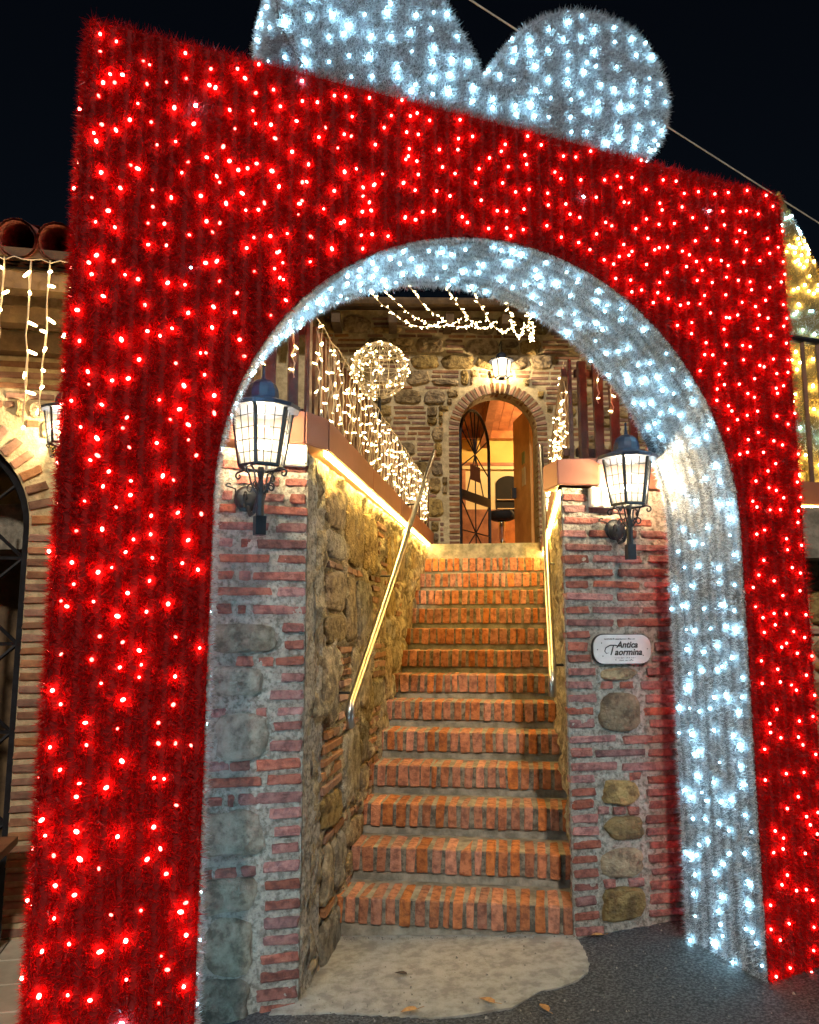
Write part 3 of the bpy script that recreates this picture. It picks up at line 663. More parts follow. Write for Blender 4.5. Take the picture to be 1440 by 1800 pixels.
# ---------------------------------------------------------------- lanterns
def spiral(c, r0, r1, a0, a1, ax, ay, n=16):
    c = Vector(c); return [c + (ax * math.cos(a0 + (a1 - a0) * i / n) + ay * math.sin(a0 + (a1 - a0) * i / n)) * (r0 + (r1 - r0) * i / n) for i in range(n + 1)]
def lantern(label, M, sz=1., watt=20., rows=5, cols=3, bracket=True, rt=.125, rb=.088, h=.24, out=.2):
    """local: wall at y=0, -y out of the wall, origin at the wall plate"""
    t = thing('wall_lantern', label, 'lantern', M @ Vector((0, 0, 0)), 'iron lanterns')
    M = M @ Matrix.Scale(sz, 4)
    C = Vector((0, -out, .10)) if bracket else Vector((0, -out, -.1))     # centre of the body's bottom
    ang = [math.pi / 6 + math.pi / 3 * i + math.pi / 2 * 0 for i in range(6)]
    ring = lambda r, z: [C + Vector((r * math.sin(a), -r * math.cos(a), z)) for a in ang]
    B0, B1 = ring(rb, 0), ring(rt, h)
    fr = MB()
    for i in range(6):
        fr.tube([B0[i], B1[i]], .0085, 5); fr.tube([B0[i], B0[(i + 1) % 6]], .0085, 5); fr.tube([B1[i], B1[(i + 1) % 6]], .0075, 5)
    put('lantern_frame', fr.mesh('lantern_frame', M_BLACK), t, M)
    for i in range(6):
        a, b_, c, d = B0[i], B0[(i + 1) % 6], B1[(i + 1) % 6], B1[i]
        ins = lambda p: C + Vector(((p.x - C.x) * .97, (p.y - C.y) * .97, p.z - C.z))
        pn = put('pane', MB().add([ins(a), ins(b_), ins(c), ins(d)], [(0, 1, 2, 3)]).mesh('pane', E_PANE if bracket else E_PANE2), t, M)
        g = MB()
        for k in range(1, cols):
            g.tube([a.lerp(b_, k / cols), d.lerp(c, k / cols)], .0021, 4)
        for k in range(1, rows):
            g.tube([a.lerp(d, k / rows), b_.lerp(c, k / rows)], .0021, 4)
        if cols > 1: put('glazing_bars', g.mesh('glazing_bars', M_BLACK), pn, M)
    rf = MB(); rf.lathe([(rt * 1.2, h - .012), (rt * 1.22, h + .004), (rt * .56, h + .035), (rt * .52, h + .04), (rt * .52, h + .055), (rt * .50, h + .075), (rt * .42, h + .098), (rt * .26, h + .115), (rt * .08, h + .122)], 12, C)
    rfo = put('roof', rf.mesh('roof', M_BLUE, False), t, M)
    fi = MB(); fi.lathe([(.012, h + .118), (.007, h + .135), (.005, h + .17), (.0075, h + .178), (.002, h + .186)], 8, C); put('finial', fi.mesh('finial', M_BLUE), rfo, M)
    bu = MB(); bu.lathe([(.004, h * .3), (.02, h * .34), (.027, h * .36), (.024, h * .4), (.026, h * .42)], 10, C); put('bulb', bu.mesh('bulb', E_BULB, True), t, M)
    ld = bpy.data.lights.new('lantern_light', 'POINT'); ld.energy = watt; ld.color = (1, .76, .42); ld.shadow_soft_size = .02 * sz
    lo_ = put('lantern_light', ld, t, M @ Matrix.Translation(C + Vector((0, 0, h * .5))) @ Matrix.Scale(1 / sz, 4))
    if not bracket:
        q = MB(); q.tube([C + Vector((0, 0, h + .18)), C + Vector((0, 0, h + .3)), Vector((0, 0, C.z + h + .3))], .009, 6)
        q.lathe([(.02, -.03), (.045, -.012), (.05, 0)], 10, C); put('bracket', q.mesh('bracket', M_BLACK), t, M)
        return t
    X, Y, Z = Vector((1, 0, 0)), Vector((0, 1, 0)), Vector((0, 0, 1))
    br = MB()
    br.lathe([(.012, 0), (.016, -.02), (.009, -.05), (.014, -.09), (.016, -.11), (.017, -.21)], 8, C)             # stem
    br.box(C + Vector((0, .0, -.235)), (.042, .042, .075))
    for k in range(4):                                                                   # scrolls carrying the body
        a = math.pi / 4 + k * math.pi / 2; ax = Vector((math.cos(a), math.sin(a), 0))
        pts_ = [C + ax * r_ + Z * z_ for r_, z_ in ((.012, -.11), (.03, -.09), (.045, -.055), (.055, -.02), (.075, -.008), (.1, -.014))] + spiral(C + ax * .10 + Z * -.03, .016, .005, 1.57, -4.2, ax, Z, 14)
        br.tube(pts_, .0042, 5)
        br.tube(spiral(C + ax * .045 + Z * -.085, .022, .006, 2.8, -3.2, ax, Z, 14), .0036, 5)
    arm = [Vector((0, -.012, -.03)), Vector((0, -.06, -.075)), Vector((0, -.12, -.07)), Vector((0, -.17, -.02)), C + Vector((0, .012, -.12))]
    br.tube(arm, .009, 6)
    for sx_ in (-1, 1):
        br.tube(spiral((sx_ * .028, -.09, -.01), .042, .01, -1.2, 4.4, Y, Z, 18), .004, 5)
        br.tube([Vector((sx_ * .03, -.02, -.05)), Vector((sx_ * .055, -.05, -.02)), Vector((sx_ * .065, -.06, .03))] + spiral((sx_ * .085, -.06, .04), .02, .006, math.pi, math.pi - sx_ * 4.5 if sx_ > 0 else -math.pi + 4.5, X, Z, 12), .0036, 5)
    put('bracket', br.mesh('bracket', M_BLACK), t, M)
    pl = MB(); pl.lathe([(.055, 0), (.055, .01), (.045, .018), (.02, .026)], 18); put('wall_plate', pl.mesh('wall_plate', M_BLACK), t, M @ Matrix.Rotation(math.pi / 2, 4, 'X'))
    return t
p = L0 + uL * .285 + Vector((0, 0, 2.13)) + nL * .012
lantern('large lit iron lantern on the left pier, beside the white switch cover', Matrix.Translation(p) @ Matrix.Rotation(AL + R(10), 4, 'Z'), sz=1.1)
p = R0 + uR * .29 + Vector((0, 0, 2.06)) + nR * .012
lantern('lit iron lantern on the right pier, above the oval plaque', Matrix.Translation(p) @ Matrix.Rotation(AR - R(6), 4, 'Z'), sz=1.02)

# ---------------------------------------------------------------- small fixtures on the piers
def cover(label, F, u, v, wd, ht):
    bm = bmesh.new(); bmesh.ops.create_cube(bm, size=1)
    for q in bm.verts: q.co = Vector((q.co.x * wd, q.co.y * .05, q.co.z * ht))
    bmesh.ops.bevel(bm, geom=list(bm.edges), offset=.005, segments=2, affect='EDGES')
    me = bpy.data.meshes.new('junction_box'); bm.to_mesh(me); bm.free(); me.materials.append(M_PLASTIC)
    o = tag(put('junction_box', me, None, F @ Matrix.Translation((u, -.03, v))), label, 'junction box', 'junction boxes')
    for a in (-1, 1):
        for c in (-1, 1):
            s_ = MB().lathe([(.004, 0), (.003, .003)], 8).mesh('screw', M_BLACK)
            put('screw', s_, o, F @ Matrix.Translation((u + a * (wd / 2 - .01), -.055, v + c * (ht / 2 - .01))) @ Matrix.Rotation(math.pi / 2, 4, 'X'))
cover('white junction box under the planter beside the left lantern', FLr, -.075, 2.345, .125, .098)
cover('white junction box half behind the right lantern', FR, .215, 2.228, .14, .105)
boss = MB().lathe([(.014, 0), (.014, .004), (.01, .006)], 14).mesh('boss', M_FASCIA)
# plaque
pu, pv, pw, ph = .302, 1.433, .325, .148
outl = []
for cxs, czs, a0 in ((1, 1, 0), (-1, 1, 90), (-1, -1, 180), (1, -1, 270)):
    for k in range(7):
        a = R(a0 + 15 * k); rr_ = .058
        outl.append((cxs * (pw / 2 - rr_) + rr_ * math.cos(a), czs * (ph / 2 - rr_) + rr_ * math.sin(a)))
FP = FR @ Matrix.Translation((pu, -.02, pv))
def plate(poly, y0, y1, m, nm):
    n = len(poly); return MB().add([(x, y0, z) for x, z in poly] + [(x, y1, z) for x, z in poly], [tuple(range(n)), tuple(reversed(range(n, 2 * n)))] + [(i, (i + 1) % n, n + (i + 1) % n, n + i) for i in range(n)]).mesh(nm, m)
plq = thing('name_plaque', 'small white oval plaque lettered Antica Taormina on the right pier', 'sign', FP @ Vector((0, 0, 0)))
put('rim', plate([(x * 1.025, z * 1.05) for x, z in outl], -.004, .012, M_INK, 'rim'), plq, FP)
put('panel', plate(outl, -.009, .0, M_PLAQUE, 'panel'), plq, FP)
def text(s_, size, x, z, shear=.25, bold=.0012):
    cu = bpy.data.curves.new('lettering', 'FONT'); cu.body = s_; cu.size = size; cu.shear = shear; cu.extrude = .001; cu.offset = bold; cu.resolution_u = 3; cu.align_x = 'CENTER'
    o = bpy.data.objects.new('lettering', cu); col.objects.link(o)
    dg = bpy.context.evaluated_depsgraph_get(); me = bpy.data.meshes.new_from_object(o.evaluated_get(dg)); bpy.data.objects.remove(o)
    me.materials.clear(); me.materials.append(M_INK)
    put('lettering', me, plq, FP @ Matrix.Translation((x, -.0105, z)) @ Matrix.Rotation(math.pi / 2, 4, 'X'))
text('Antica', .046, .025, .008, .3, .0011); text('aormina', .047, .03, -.03, .3, .0011)
sw_ = MB(); sw_.tube([(-.012, -.0105, .012), (-.04, -.0105, .02), (-.07, -.0105, .02), (-.095, -.0105, .008), (-.102, -.0105, -.01), (-.092, -.0105, -.022), (-.08, -.0105, -.018)], [.001, .003, .0032, .003, .0026, .002, .001], 6)
sw_.tube([(-.052, -.0105, .018), (-.06, -.0105, -.008), (-.068, -.0105, -.03)], [.0025, .0038, .003], 6); put('lettering', sw_.mesh('lettering', M_INK), plq, FP)
fine = MB()
for z, x0, x1, hh in ((.052, -.1, .07, .005), (-.045, -.045, .07, .0042), (-.057, -.02, .06, .0035)):
    x = x0
    while x < x1:
        wd = rnd.uniform(.002, .0045); fine.box((x, -.0098, z + rnd.uniform(-.0006, .0006)), (wd, .0016, hh * rnd.uniform(.6, 1))); x += wd + rnd.choice((.0014, .0014, .0016, .006))
put('fine_print', fine.mesh('fine_print', M_INK), plq, FP)
for i in range(9):
    a = -.9 + 5. * i / 8; put('ornament', MB().lathe([(.0035, 0), (.002, .0015)], 5).mesh('ornament', M_INK), plq, FP @ Matrix.Translation((.142 * math.cos(a + 2.2), -.0092, .057 * math.sin(a + 2.2))) @ Matrix.Rotation(math.pi / 2, 4, 'X'))
# drain pipe
dp = thing('drain_pipe', 'dull red pipe running down the right pier beside the arch', 'pipe', R0 + uR * .615 + nR * .03)
base = R0 + uR * .615 + nR * .035
put('pipe', MB().tube([base + Vector((0, 0, z)) for z in (.06, .95, 1.75)], .02, 12).mesh('pipe', M_PIPE, True), dp)
for z in (.4, 1.0, 1.6): put('clip', MB().tube([base + Vector((0, 0, z - .012)), base + Vector((0, 0, z + .012))], .024, 12).mesh('clip', M_PIPE), dp)

# ---------------------------------------------------------------- handrails
def smooth_path(P, it=3):
    P = [Vector(p) for p in P]
    for _ in range(it):
        Q = [P[0]]
        for a, b_ in zip(P, P[1:]): Q += [a.lerp(b_, .25), a.lerp(b_, .75)]
        P = Q + [P[-1]]
    return P
def handrail(label, pts_, wallx, posts):
    t = thing('handrail', label, 'handrail', (pts_[0][0], pts_[0][1], 0), 'steel handrails')
    put('rail_tube', MB().tube(smooth_path(pts_), .0215, 12).mesh('rail_tube', M_STEEL, True), t)
    A, B = Vector(pts_[-2]), Vector(pts_[-1])
    for s_ in posts:
        p = A.lerp(B, s_); put('wall_bracket', MB().tube([p + Vector((0, 0, -.02)), p + Vector((0, 0, -.06)), Vector((wallx, p.y, p.z - .06))], .007, 6).mesh('wall_bracket', M_BLACK), t)
handrail('steel handrail on the left wall of the steps, bent down at its foot', [(-.478, -.275, 1.06), (-.478, -.31, 1.12), (-.478, -.29, 1.17), (-.478, -.17, 1.225), (-.478, 3.57, 3.31)], -.62, (.02, .35, .68, .97))
handrail('steel handrail on the right wall of the steps, bent down at its foot', [(.524, .13, 1.19), (.524, .10, 1.25), (.526, .13, 1.31), (.53, .24, 1.36), (.585, 3.6, 3.33)], .64, (.02, .35, .68, .97))

# ---------------------------------------------------------------- house at the top of the steps
AW = R(9.5); W0 = Vector((.2, 5.4, 0)); FW = frame(W0, AW, 1)
house = thing('stone_house', 'rubble stone house with arched doorway at the top of the steps', 'house', (W0.x, W0.y, ZL))
DU, DW, DS, DR = -.085, .485, 3.95, .485       # door centre, half width, spring height, radius
ZF, ZT = 2.1, 5.5
b = MB(); U0, U1, RV = -3.4, 4.2, .32
def wallquad(u0, u1, z0, z1): b.add([(u0, 0, z0), (u1, 0, z0), (u1, 0, z1), (u0, 0, z1)], [(0, 1, 2, 3)])
wallquad(U0, DU - DW, ZF, ZT); wallquad(DU + DW, U1, ZF, ZT)
arc = [(DU - DR * math.cos(math.pi * i / 24), DS + DR * math.sin(math.pi * i / 24)) for i in range(25)]
for (ua, za), (ub, zb) in zip(arc, arc[1:]):
    b.add([(ua, 0, za), (ub, 0, zb), (ub, 0, ZT), (ua, 0, ZT)], [(0, 1, 2, 3)])
    b.add([(ua, 0, za), (ub, 0, zb), (ub, RV, zb), (ua, RV, za)], [(0, 1, 2, 3)])
for s_ in (-1, 1): b.add([(DU + s_ * DW, 0, ZF), (DU + s_ * DW, RV, ZF), (DU + s_ * DW, RV, DS), (DU + s_ * DW, 0, DS)], [(0, 1, 2, 3)])
put('wall', b.mesh('wall', M_MORTAR_W), house, FW)
def okW(u, v, wd, h):
    for a in (u, u + wd / 2, u + wd):
        for c in (v, v + h / 2, v + h):
            if c < DS and abs(a - DU) < DW + .135: return False
            if c >= DS and math.hypot(a - DU, c - DS) < DR + .145: return False
    return True
rubble(house, FW, -2.3, 2.1, 2.35, 5.42, okW, M_STONE, M_WBRICK, relief=.05, hs=(.19, .30), ws=(.22, .44), pst=.72)
# jamb bricks and voussoirs
z = 2.42
while z < DS:
    for s_ in (-1, 1):
        L = .125; lay_brick(house, FW, DU + s_ * DW + (0 if s_ > 0 else -L), z, L, .04, M_WBRICK, .014, D=.2)
    z += .068
nv = 27
for i in range(nv):
    q = math.pi * (i + .5) / nv; r_ = DR + .064
    put('voussoir', brick_mesh(.125, .043, .2, M_WBRICK, i % 3), house, FW @ Matrix.Translation((DU + r_ * math.cos(q), .086, DS + r_ * math.sin(q))) @ Matrix.Rotation(-q, 4, 'Y'))
# eave
rf = put('roof', MB().add([(U0, -.55, 5.33), (U1, -.55, 5.33), (U1, 3.2, 6.6), (U0, 3.2, 6.6), (U0, -.55, 5.39), (U1, -.55, 5.39), (U1, 3.2, 6.66), (U0, 3.2, 6.66)], [(0, 1, 2, 3), (4, 7, 6, 5), (0, 4, 5, 1), (0, 3, 7, 4), (1, 5, 6, 2)]).mesh('roof', M_EAVE), house, FW)
put('gutter', MB().tube([(U0, -.6, 5.36), (U1, -.6, 5.36)], .055, 8).mesh('gutter', M_EAVE), rf, FW)
for u in np.arange(-2.75, 3.5, .68): put('rafter_end', MB().box((u, -.24, 5.23), (.1, .56, .13), Matrix.Rotation(.1, 3, 'X')).mesh('rafter_end', M_EAVE), rf, FW)
# room behind the door
YB = 2.6
rm = put('room', MB().add([(-1.6, RV, ZL - .1), (2.0, RV, ZL - .1), (2.0, YB, ZL - .1), (-1.6, YB, ZL - .1)], [(0, 1, 2, 3)]).mesh('room', M_WOOD), house, FW); rm.name = 'room_floor'
put('room_wall', MB().add([(-1.6, YB, ZL), (2., YB, ZL), (2., YB, 5.2), (-1.6, YB, 5.2), (-1.6, RV, ZL), (-1.6, RV, 5.2), (2., RV, ZL), (2., RV, 5.2)], [(0, 1, 2, 3), (0, 3, 5, 4), (1, 6, 7, 2)]).mesh('room_wall', M_YWALL), house, FW)
for i in range(24):
    u = -1.55 + i * .15
    put('ceiling_board', MB().add([(u, RV, 5.2), (u + .145, RV, 5.2), (u + .145, YB, 4.5), (u, YB, 4.5), (u, RV, 5.22), (u + .145, RV, 5.22), (u + .145, YB, 4.52), (u, YB, 4.52)], [(0, 1, 2, 3), (4, 7, 6, 5), (0, 3, 7, 4), (1, 5, 6, 2)]).mesh('ceiling_board', M_WOOD), house, FW)
put('ceiling_beam', MB().add([(DU + .05, RV, 5.16), (DU + .17, RV, 5.16), (DU + .17, YB - .2, 4.52), (DU + .05, YB - .2, 4.52), (DU + .05, RV, 4.92), (DU + .17, RV, 4.92), (DU + .17, YB - .2, 4.28), (DU + .05, YB - .2, 4.28)], [(4, 5, 6, 7), (0, 4, 7, 3), (1, 2, 6, 5), (2, 3, 7, 6), (0, 1, 5, 4)]).mesh('ceiling_beam', M_WOOD), house, FW)
put('tie_beam', MB().box((.2, YB - .15, 4.5), (3.6, .12, .12)).mesh('tie_beam', M_WOOD), house, FW)
# inner doorway in the back wall
for nm, c, d, m in (('door_frame', (-.30, YB - .04, 3.2), (.1, .07, 1.66), M_WOOD), ('door_frame', (.92, YB - .04, 3.2), (.1, .07, 1.66), M_WOOD), ('door_header', (.3, YB - .04, 4.06), (1.3, .07, .05), M_WOOD), ('light_cornice', (.3, YB - .07, 4.0), (1.2, .05, .05), M_CREAM), ('door_post', (.62, YB - .1, 3.1), (.09, .08, 1.75), M_WOOD), ('wall_cupboard', (.0, YB - .1, 2.86), (.62, .12, .95), M_WOOD), ('wall_cupboard', (.46, YB - .1, 2.78), (.24, .12, .8), M_WOOD), ('wall_cupboard', (.79, YB - .1, 2.86), (.2, .12, .95), M_WOOD)):
    put(nm, MB().box(c, d).mesh(nm, m), house, FW)
put('cream_panel', MB().box((.3, YB - .02, 3.2), (1.15, .02, 1.6), None).mesh('cream_panel', M_CREAM), house, FW)
ar = [(.42 - .2 * math.cos(math.pi * i / 14), 3.74 + .14 * math.sin(math.pi * i / 14)) for i in range(15)]
put('niche_shade_plate', plate([(.22, 3.2)] + ar + [(.62, 3.2)], YB - .05, YB - .03, M_DARK, 'niche_shade_plate'), house, FW)  # flat black plate: the shade of a deep opening put in as colour
for k, zz in enumerate((3.36, 3.5)): put('niche_shelf', MB().box((.42, YB - .07, zz), (.38, .04, .015)).mesh('niche_shelf', M_CHROME), house, FW)
# ceiling lamp of the room
lt = bpy.data.lights.new('room_lamp', 'POINT'); lt.energy = 48; lt.color = (1, .66, .28); lt.shadow_soft_size = .1
lo = bpy.data.objects.new('room_lamp', lt); col.objects.link(lo); lo.matrix_basis = FW @ Matrix.Translation((.9, 1.2, 4.35))
pd = thing('pendant_lamp', 'small pendant lamp inside the doorway room', 'lamp', FW @ Vector((.9, 1.2, 4.4)))
put('lamp_shade', MB().lathe([(.16, 0), (.15, .03), (.05, .12), (.02, .14)], 16).mesh('lamp_shade', M_BLACK), pd, FW @ Matrix.Translation((.9, 1.2, 4.42)))
put('cord', MB().tube([(.9, 1.2, 4.5), (.9, 1.2, 4.95)], .006, 6).mesh('cord', M_BLACK), pd, FW)
# wooden door leaf, open
DL = FW @ Matrix.Translation((DU + DW - .015, RV + .02, 0)) @ Matrix.Rotation(R(96), 4, 'Z')
dlf = thing('wooden_door', 'open orange wooden door leaf on the right of the arched doorway', 'door', DL @ Vector((.4, 0, ZL)))
put('door_leaf', MB().box((.4, 0, (ZL + 4.36) / 2), (.8, .045, 4.36 - ZL)).mesh('door_leaf', mat('light_wood', (.62, .30, .08), (.5, .22, .05), .5, scale=5)), dlf, DL)
put('notice', MB().box((.3, .026, 3.75), (.14, .004, .16)).mesh('notice', mat('green_notice', (.25, .3, .08), None, .6)), dlf, DL)
put('notice', MB().box((.3, .026, 3.5), (.16, .004, .24)).mesh('notice', mat('paper_notice', (.6, .5, .25), None, .6)), dlf, DL)
put('handle', MB().box((.72, .05, 3.35), (.06, .06, .14)).mesh('handle', M_BLACK), dlf, DL)
# iron gate leaf: arched frame with radiating bars, open inwards
GT = FW @ Matrix.Translation((DU - DW + .03, RV * .6, 0)) @ Matrix.Rotation(R(60), 4, 'Z')
gate = thing('iron_gate', 'open black iron gate with arched top and radiating bars in the doorway', 'gate', GT @ Vector((.45, 0, ZL)))
gw = .92; gs = 3.9
out_ = [(0, ZL + .02)] + [(gw / 2 - gw / 2 * math.cos(math.pi * i / 20), gs + gw / 2 * math.sin(math.pi * i / 20)) for i in range(21)] + [(gw, ZL + .02)]
put('gate_frame', MB().tube([(x, 0, z_) for x, z_ in out_] + [(0, 0, ZL + .02)], .022, 6).mesh('gate_frame', M_BLACK), gate, GT)
put('mid_rail', MB().box((gw / 2, 0, 3.2), (gw, .045, .11)).mesh('mid_rail', M_BLACK), gate, GT)
ctr = (gw / 2, 0, 3.78); ctr2 = (gw / 2, 0, 2.75)
for tx, tz in ((0.02, 4.05), (.12, 4.2), (.32, 4.34), (.6, 4.34), (.8, 4.2), (.9, 4.05), (.02, 3.55), (.2, 3.25), (.46, 3.25), (.72, 3.25), (.9, 3.55), (gw / 2, 4.36)):
    put('bar', MB().tube([ctr, (tx, 0, tz)], .009, 5).mesh('bar', M_BLACK), gate, GT)
for tx, tz in ((.02, 3.14), (.46, 3.14), (.9, 3.14), (.02, 2.75), (.9, 2.75), (.02, 2.43), (.46, 2.43), (.9, 2.43)):
    put('bar', MB().tube([ctr2, (tx, 0, tz)], .009, 5).mesh('bar', M_BLACK), gate, GT)
put('sign_plate', MB().box((gw * .45, -.02, 3.52), (.3, .01, .2)).mesh('sign_plate', mat('dark_red_sign', (.14, .04, .02), None, .6)), gate, GT)
# bar stool
SM = FW @ Matrix.Translation((.12, 1.25, 0))
stl = thing('bar_stool', 'chrome bar stool with black round seat inside the doorway', 'stool', SM @ Vector((0, 0, ZL)))
put('seat', MB().lathe([(.12, 3.0), (.17, 3.02), (.18, 3.08), (.16, 3.13), (.02, 3.14)], 20).mesh('seat', M_DARK, True), stl, SM)
put('column', MB().lathe([(.045, 2.72), (.045, 2.97), (.06, 3.0)], 14).mesh('column', M_CHROME, True), stl, SM)
put('column', MB().lathe([(.028, ZL + .03), (.028, 2.74)], 14).mesh('column', M_CHROME, True), stl, SM)
put('foot_plate', MB().lathe([(.2, ZL), (.19, ZL + .015), (.03, ZL + .04)], 20).mesh('foot_plate', M_CHROME, True), stl, SM)
lantern('small lit lantern hanging above the crown of the arched doorway', FW @ Matrix.Translation((DU + .03, 0, 4.66)), sz=.86, watt=17., rows=2, cols=1, bracket=False, rt=.15, rb=.1, h=.25, out=.2)

# ---------------------------------------------------------------- strings of lights from the arch to the eave
SW = [((-0.642, 1.659, 4.205), (-0.471, 4.87, 5.22)), ((-0.53, 1.675, 4.219), (-0.287, 4.9, 5.22)), ((-0.329, 1.703, 4.219), (-0.062, 4.93, 5.2)), ((-0.07, 1.74, 4.205), (0.128, 4.96, 5.2)), ((0.139, 1.77, 4.139), (0.346, 5.0, 5.19)), ((0.352, 1.8, 4.053), (0.461, 5.02, 5.19)), ((0.48, 1.818, 4.006), (0.57, 5.03, 5.19))]
canopy = thing('canopy_lights', 'warm light strings stretched from the arch up to the eave of the house', 'string lights', (0, 5, 5.2))
for a, b_ in SW:
    a, b_ = Vector(a), Vector(b_); a0 = a - (b_ - a) * .35
    pts_ = [a0.lerp(b_, i / 22) + Vector((rnd.uniform(-.008, .008), 0, -.22 * math.sin(math.pi * i / 22) + rnd.uniform(-.006, .006))) for i in range(23)]
    add_strand(canopy, pts_, 34, CAP, .0022)
# ball of lights on a pole behind the left fence
BC0 = Vector((-1.0, 3.33, 4.10))
ball = thing('light_ball', 'wire ball wrapped in warm lights behind the left fence', 'light ball', (BC0.x, BC0.y, 2.35))
b = MB()
for k in range(9):
    a = math.pi * k / 9
    b.tube([BC0 + Vector((math.cos(a) * math.cos(q), math.sin(a) * math.cos(q), math.sin(q))) * .28 for q in np.linspace(0, 2 * math.pi, 26)], .003, 4)
for zz in (-.18, -.06, .06, .18):
    r_ = math.sqrt(.28 ** 2 - zz ** 2); b.tube([BC0 + Vector((r_ * math.cos(q), r_ * math.sin(q), zz)) for q in np.linspace(0, 2 * math.pi, 26)], .003, 4)
for k in range(14):
    ax = Vector((rnd.gauss(0, 1), rnd.gauss(0, 1), rnd.gauss(0, 1))).normalized(); o1 = ax.orthogonal().normalized(); o2 = ax.cross(o1)
    b.tube([BC0 + (o1 * math.cos(q) + o2 * math.sin(q) + ax * .15 * math.sin(3 * q)) * .285 for q in np.linspace(0, 6.3, 24)], .0022, 4)
put('wire_frame', b.mesh('wire_frame', M_WIRE), ball)
put('pole', MB().tube([(BC0.x, BC0.y, 2.35), (BC0.x, BC0.y, 3.83)], .018, 8).mesh('pole', M_BLACK), ball)
for k in range(120):
    d_ = Vector((rnd.gauss(0, 1), rnd.gauss(0, 1), rnd.gauss(0, 1))).normalized()
    put('light_bulb', CAP, ball, Matrix.Translation(BC0 + d_ * .288) @ rand_rot(1))

# ---------------------------------------------------------------- right side: cone of lights, railing and planter
CA = Vector((2.56, 2.32, 5.15)); cone_h, cone_r = 2.85, .88
cone = thing('light_cone', 'tall cone tree of gold and white lights behind the arch on the right', 'light tree', (CA.x, CA.y, CA.z - cone_h))
put('cone_frame', MB().lathe([(cone_r, CA.z - cone_h), (.012, CA.z)], 24, (CA.x, CA.y, 0)).mesh('cone_frame', mat('cone_mesh', (.12, .09, .03), None, .9)), cone)
for band, m_ in ((0, M_GT), (1, M_WT)):
    k = 34000; t_ = np.sqrt(npr.uniform(0, 1, k)); ok = (((t_ * 12).astype(int) % 4 == 1) == (band == 1)); t_ = t_[ok]; a = npr.uniform(0, 2 * math.pi, len(t_))
    P = np.stack([CA.x + t_ * cone_r * np.cos(a), CA.y + t_ * cone_r * np.sin(a), CA.z - t_ * cone_h], 1); Nn = np.stack([np.cos(a), np.sin(a), np.full(len(a), .25)], 1)
    needles(P, Nn, (.02, .05), (.0016, .003), 'gold_tinsel' if band == 0 else 'white_tinsel', m_, cone)
for k in range(300):
    t_ = math.sqrt(rnd.random()); a = math.atan2(CAM.y - CA.y, CAM.x - CA.x) + rnd.uniform(-.3, 1.75)
    put('light_bulb', rnd.choice(BULB_G) if int(t_ * 12) % 4 != 1 else rnd.choice(BULB_W), cone, Matrix.Translation((CA.x + (t_ * cone_r + .02) * math.cos(a), CA.y + (t_ * cone_r + .02) * math.sin(a), CA.z - t_ * cone_h)) @ Matrix.Scale(1.5, 4))
rl = thing('iron_railing', 'dark railing on the right terrace in front of the cone of lights', 'railing', (2.2, 1.05, 2.43), )
ra, rb_ = Vector((1.7, .78, 0)), Vector((4.2, 2.0, 0))
put('top_rail', MB().tube([ra + Vector((0, 0, 3.40)), rb_ + Vector((0, 0, 3.40))], .024, 8).mesh('top_rail', M_BLACK), rl)
for i in range(22):
    p = ra.lerp(rb_, (i + .5) / 22); put('baluster', MB().box((p.x, p.y, 2.91), (.022, .022, .96)).mesh('baluster', M_SLAT), rl)
fascia('metal_planter', 'brown metal planter edge under the railing at the far right', [(1.6, .68), (4.3, 1.98)], 2.30, 2.45, .2)
d_ = (Vector((4.3, 1.98, 0)) - Vector((1.6, .68, 0)))
tag(put('light_strip', MB().tube([Vector((1.62, .70, 2.288)), Vector((4.28, 1.985, 2.288))], .008, 6).mesh('light_strip', E_STRIP)), 'short glowing light strip at the far right edge beyond the arch', 'light strip', 'light strips')
rw = thing('stone_wall', 'stone wall under the far right planter, seen in a sliver beyond the arch', 'wall', (2.5, 1.2, 0))
ang = math.atan2(1.3, 2.7); FRR = frame(Vector((1.66, .76, 0)), ang, 1)
put('mortar', MB().box((1.35, .15, 1.0), (2.9, .28, 2.55)).mesh('mortar', M_MORTAR_W), rw, FRR)
rubble(rw, FRR, .3, 1.6, .2, 2.2, lambda *a: True, M_STONE, M_WBRICK, relief=.035)

# ---------------------------------------------------------------- house on the left
AH = R(20); H0 = Vector((-2.46, -.01, 0)); FH = frame(H0, AH, 1)          # origin: right jamb of its arched door
lh = thing('left_house', 'stone house at the left edge with arched grille door and tiled eave', 'house', (H0.x, H0.y, -.15))
dc, dr, dsp = -.6, .6, 2.12
b = MB()
def hq(u0, u1, z0, z1): b.add([(u0, 0, z0), (u1, 0, z0), (u1, 0, z1), (u0, 0, z1)], [(0, 1, 2, 3)])
hq(0, 1.3, -.3, 3.7); hq(-3, -1.2, -.3, 3.7)
arc = [(dc - dr * math.cos(math.pi * i / 24), dsp + dr * math.sin(math.pi * i / 24)) for i in range(25)]
for (ua, za), (ub, zb) in zip(arc, arc[1:]):
    b.add([(ua, 0, za), (ub, 0, zb), (ub, 0, 3.7), (ua, 0, 3.7)], [(0, 1, 2, 3)]); b.add([(ua, 0, za), (ub, 0, zb), (ub, .3, zb), (ua, .3, za)], [(0, 1, 2, 3)])
b.add([(0, 0, -.3), (0, .3, -.3), (0, .3, dsp), (0, 0, dsp)], [(0, 1, 2, 3)]); b.add([(-1.2, 0, -.3), (-1.2, .3, -.3), (-1.2, .3, dsp), (-1.2, 0, dsp)], [(0, 1, 2, 3)])
put('wall', b.mesh('wall', M_MORTAR_W), lh, FH)
put('room_back', MB().box((-.6, 1.3, 1.5), (2.2, .05, 3.6)).mesh('room_back', M_EAVE), lh, FH)
z = -.1
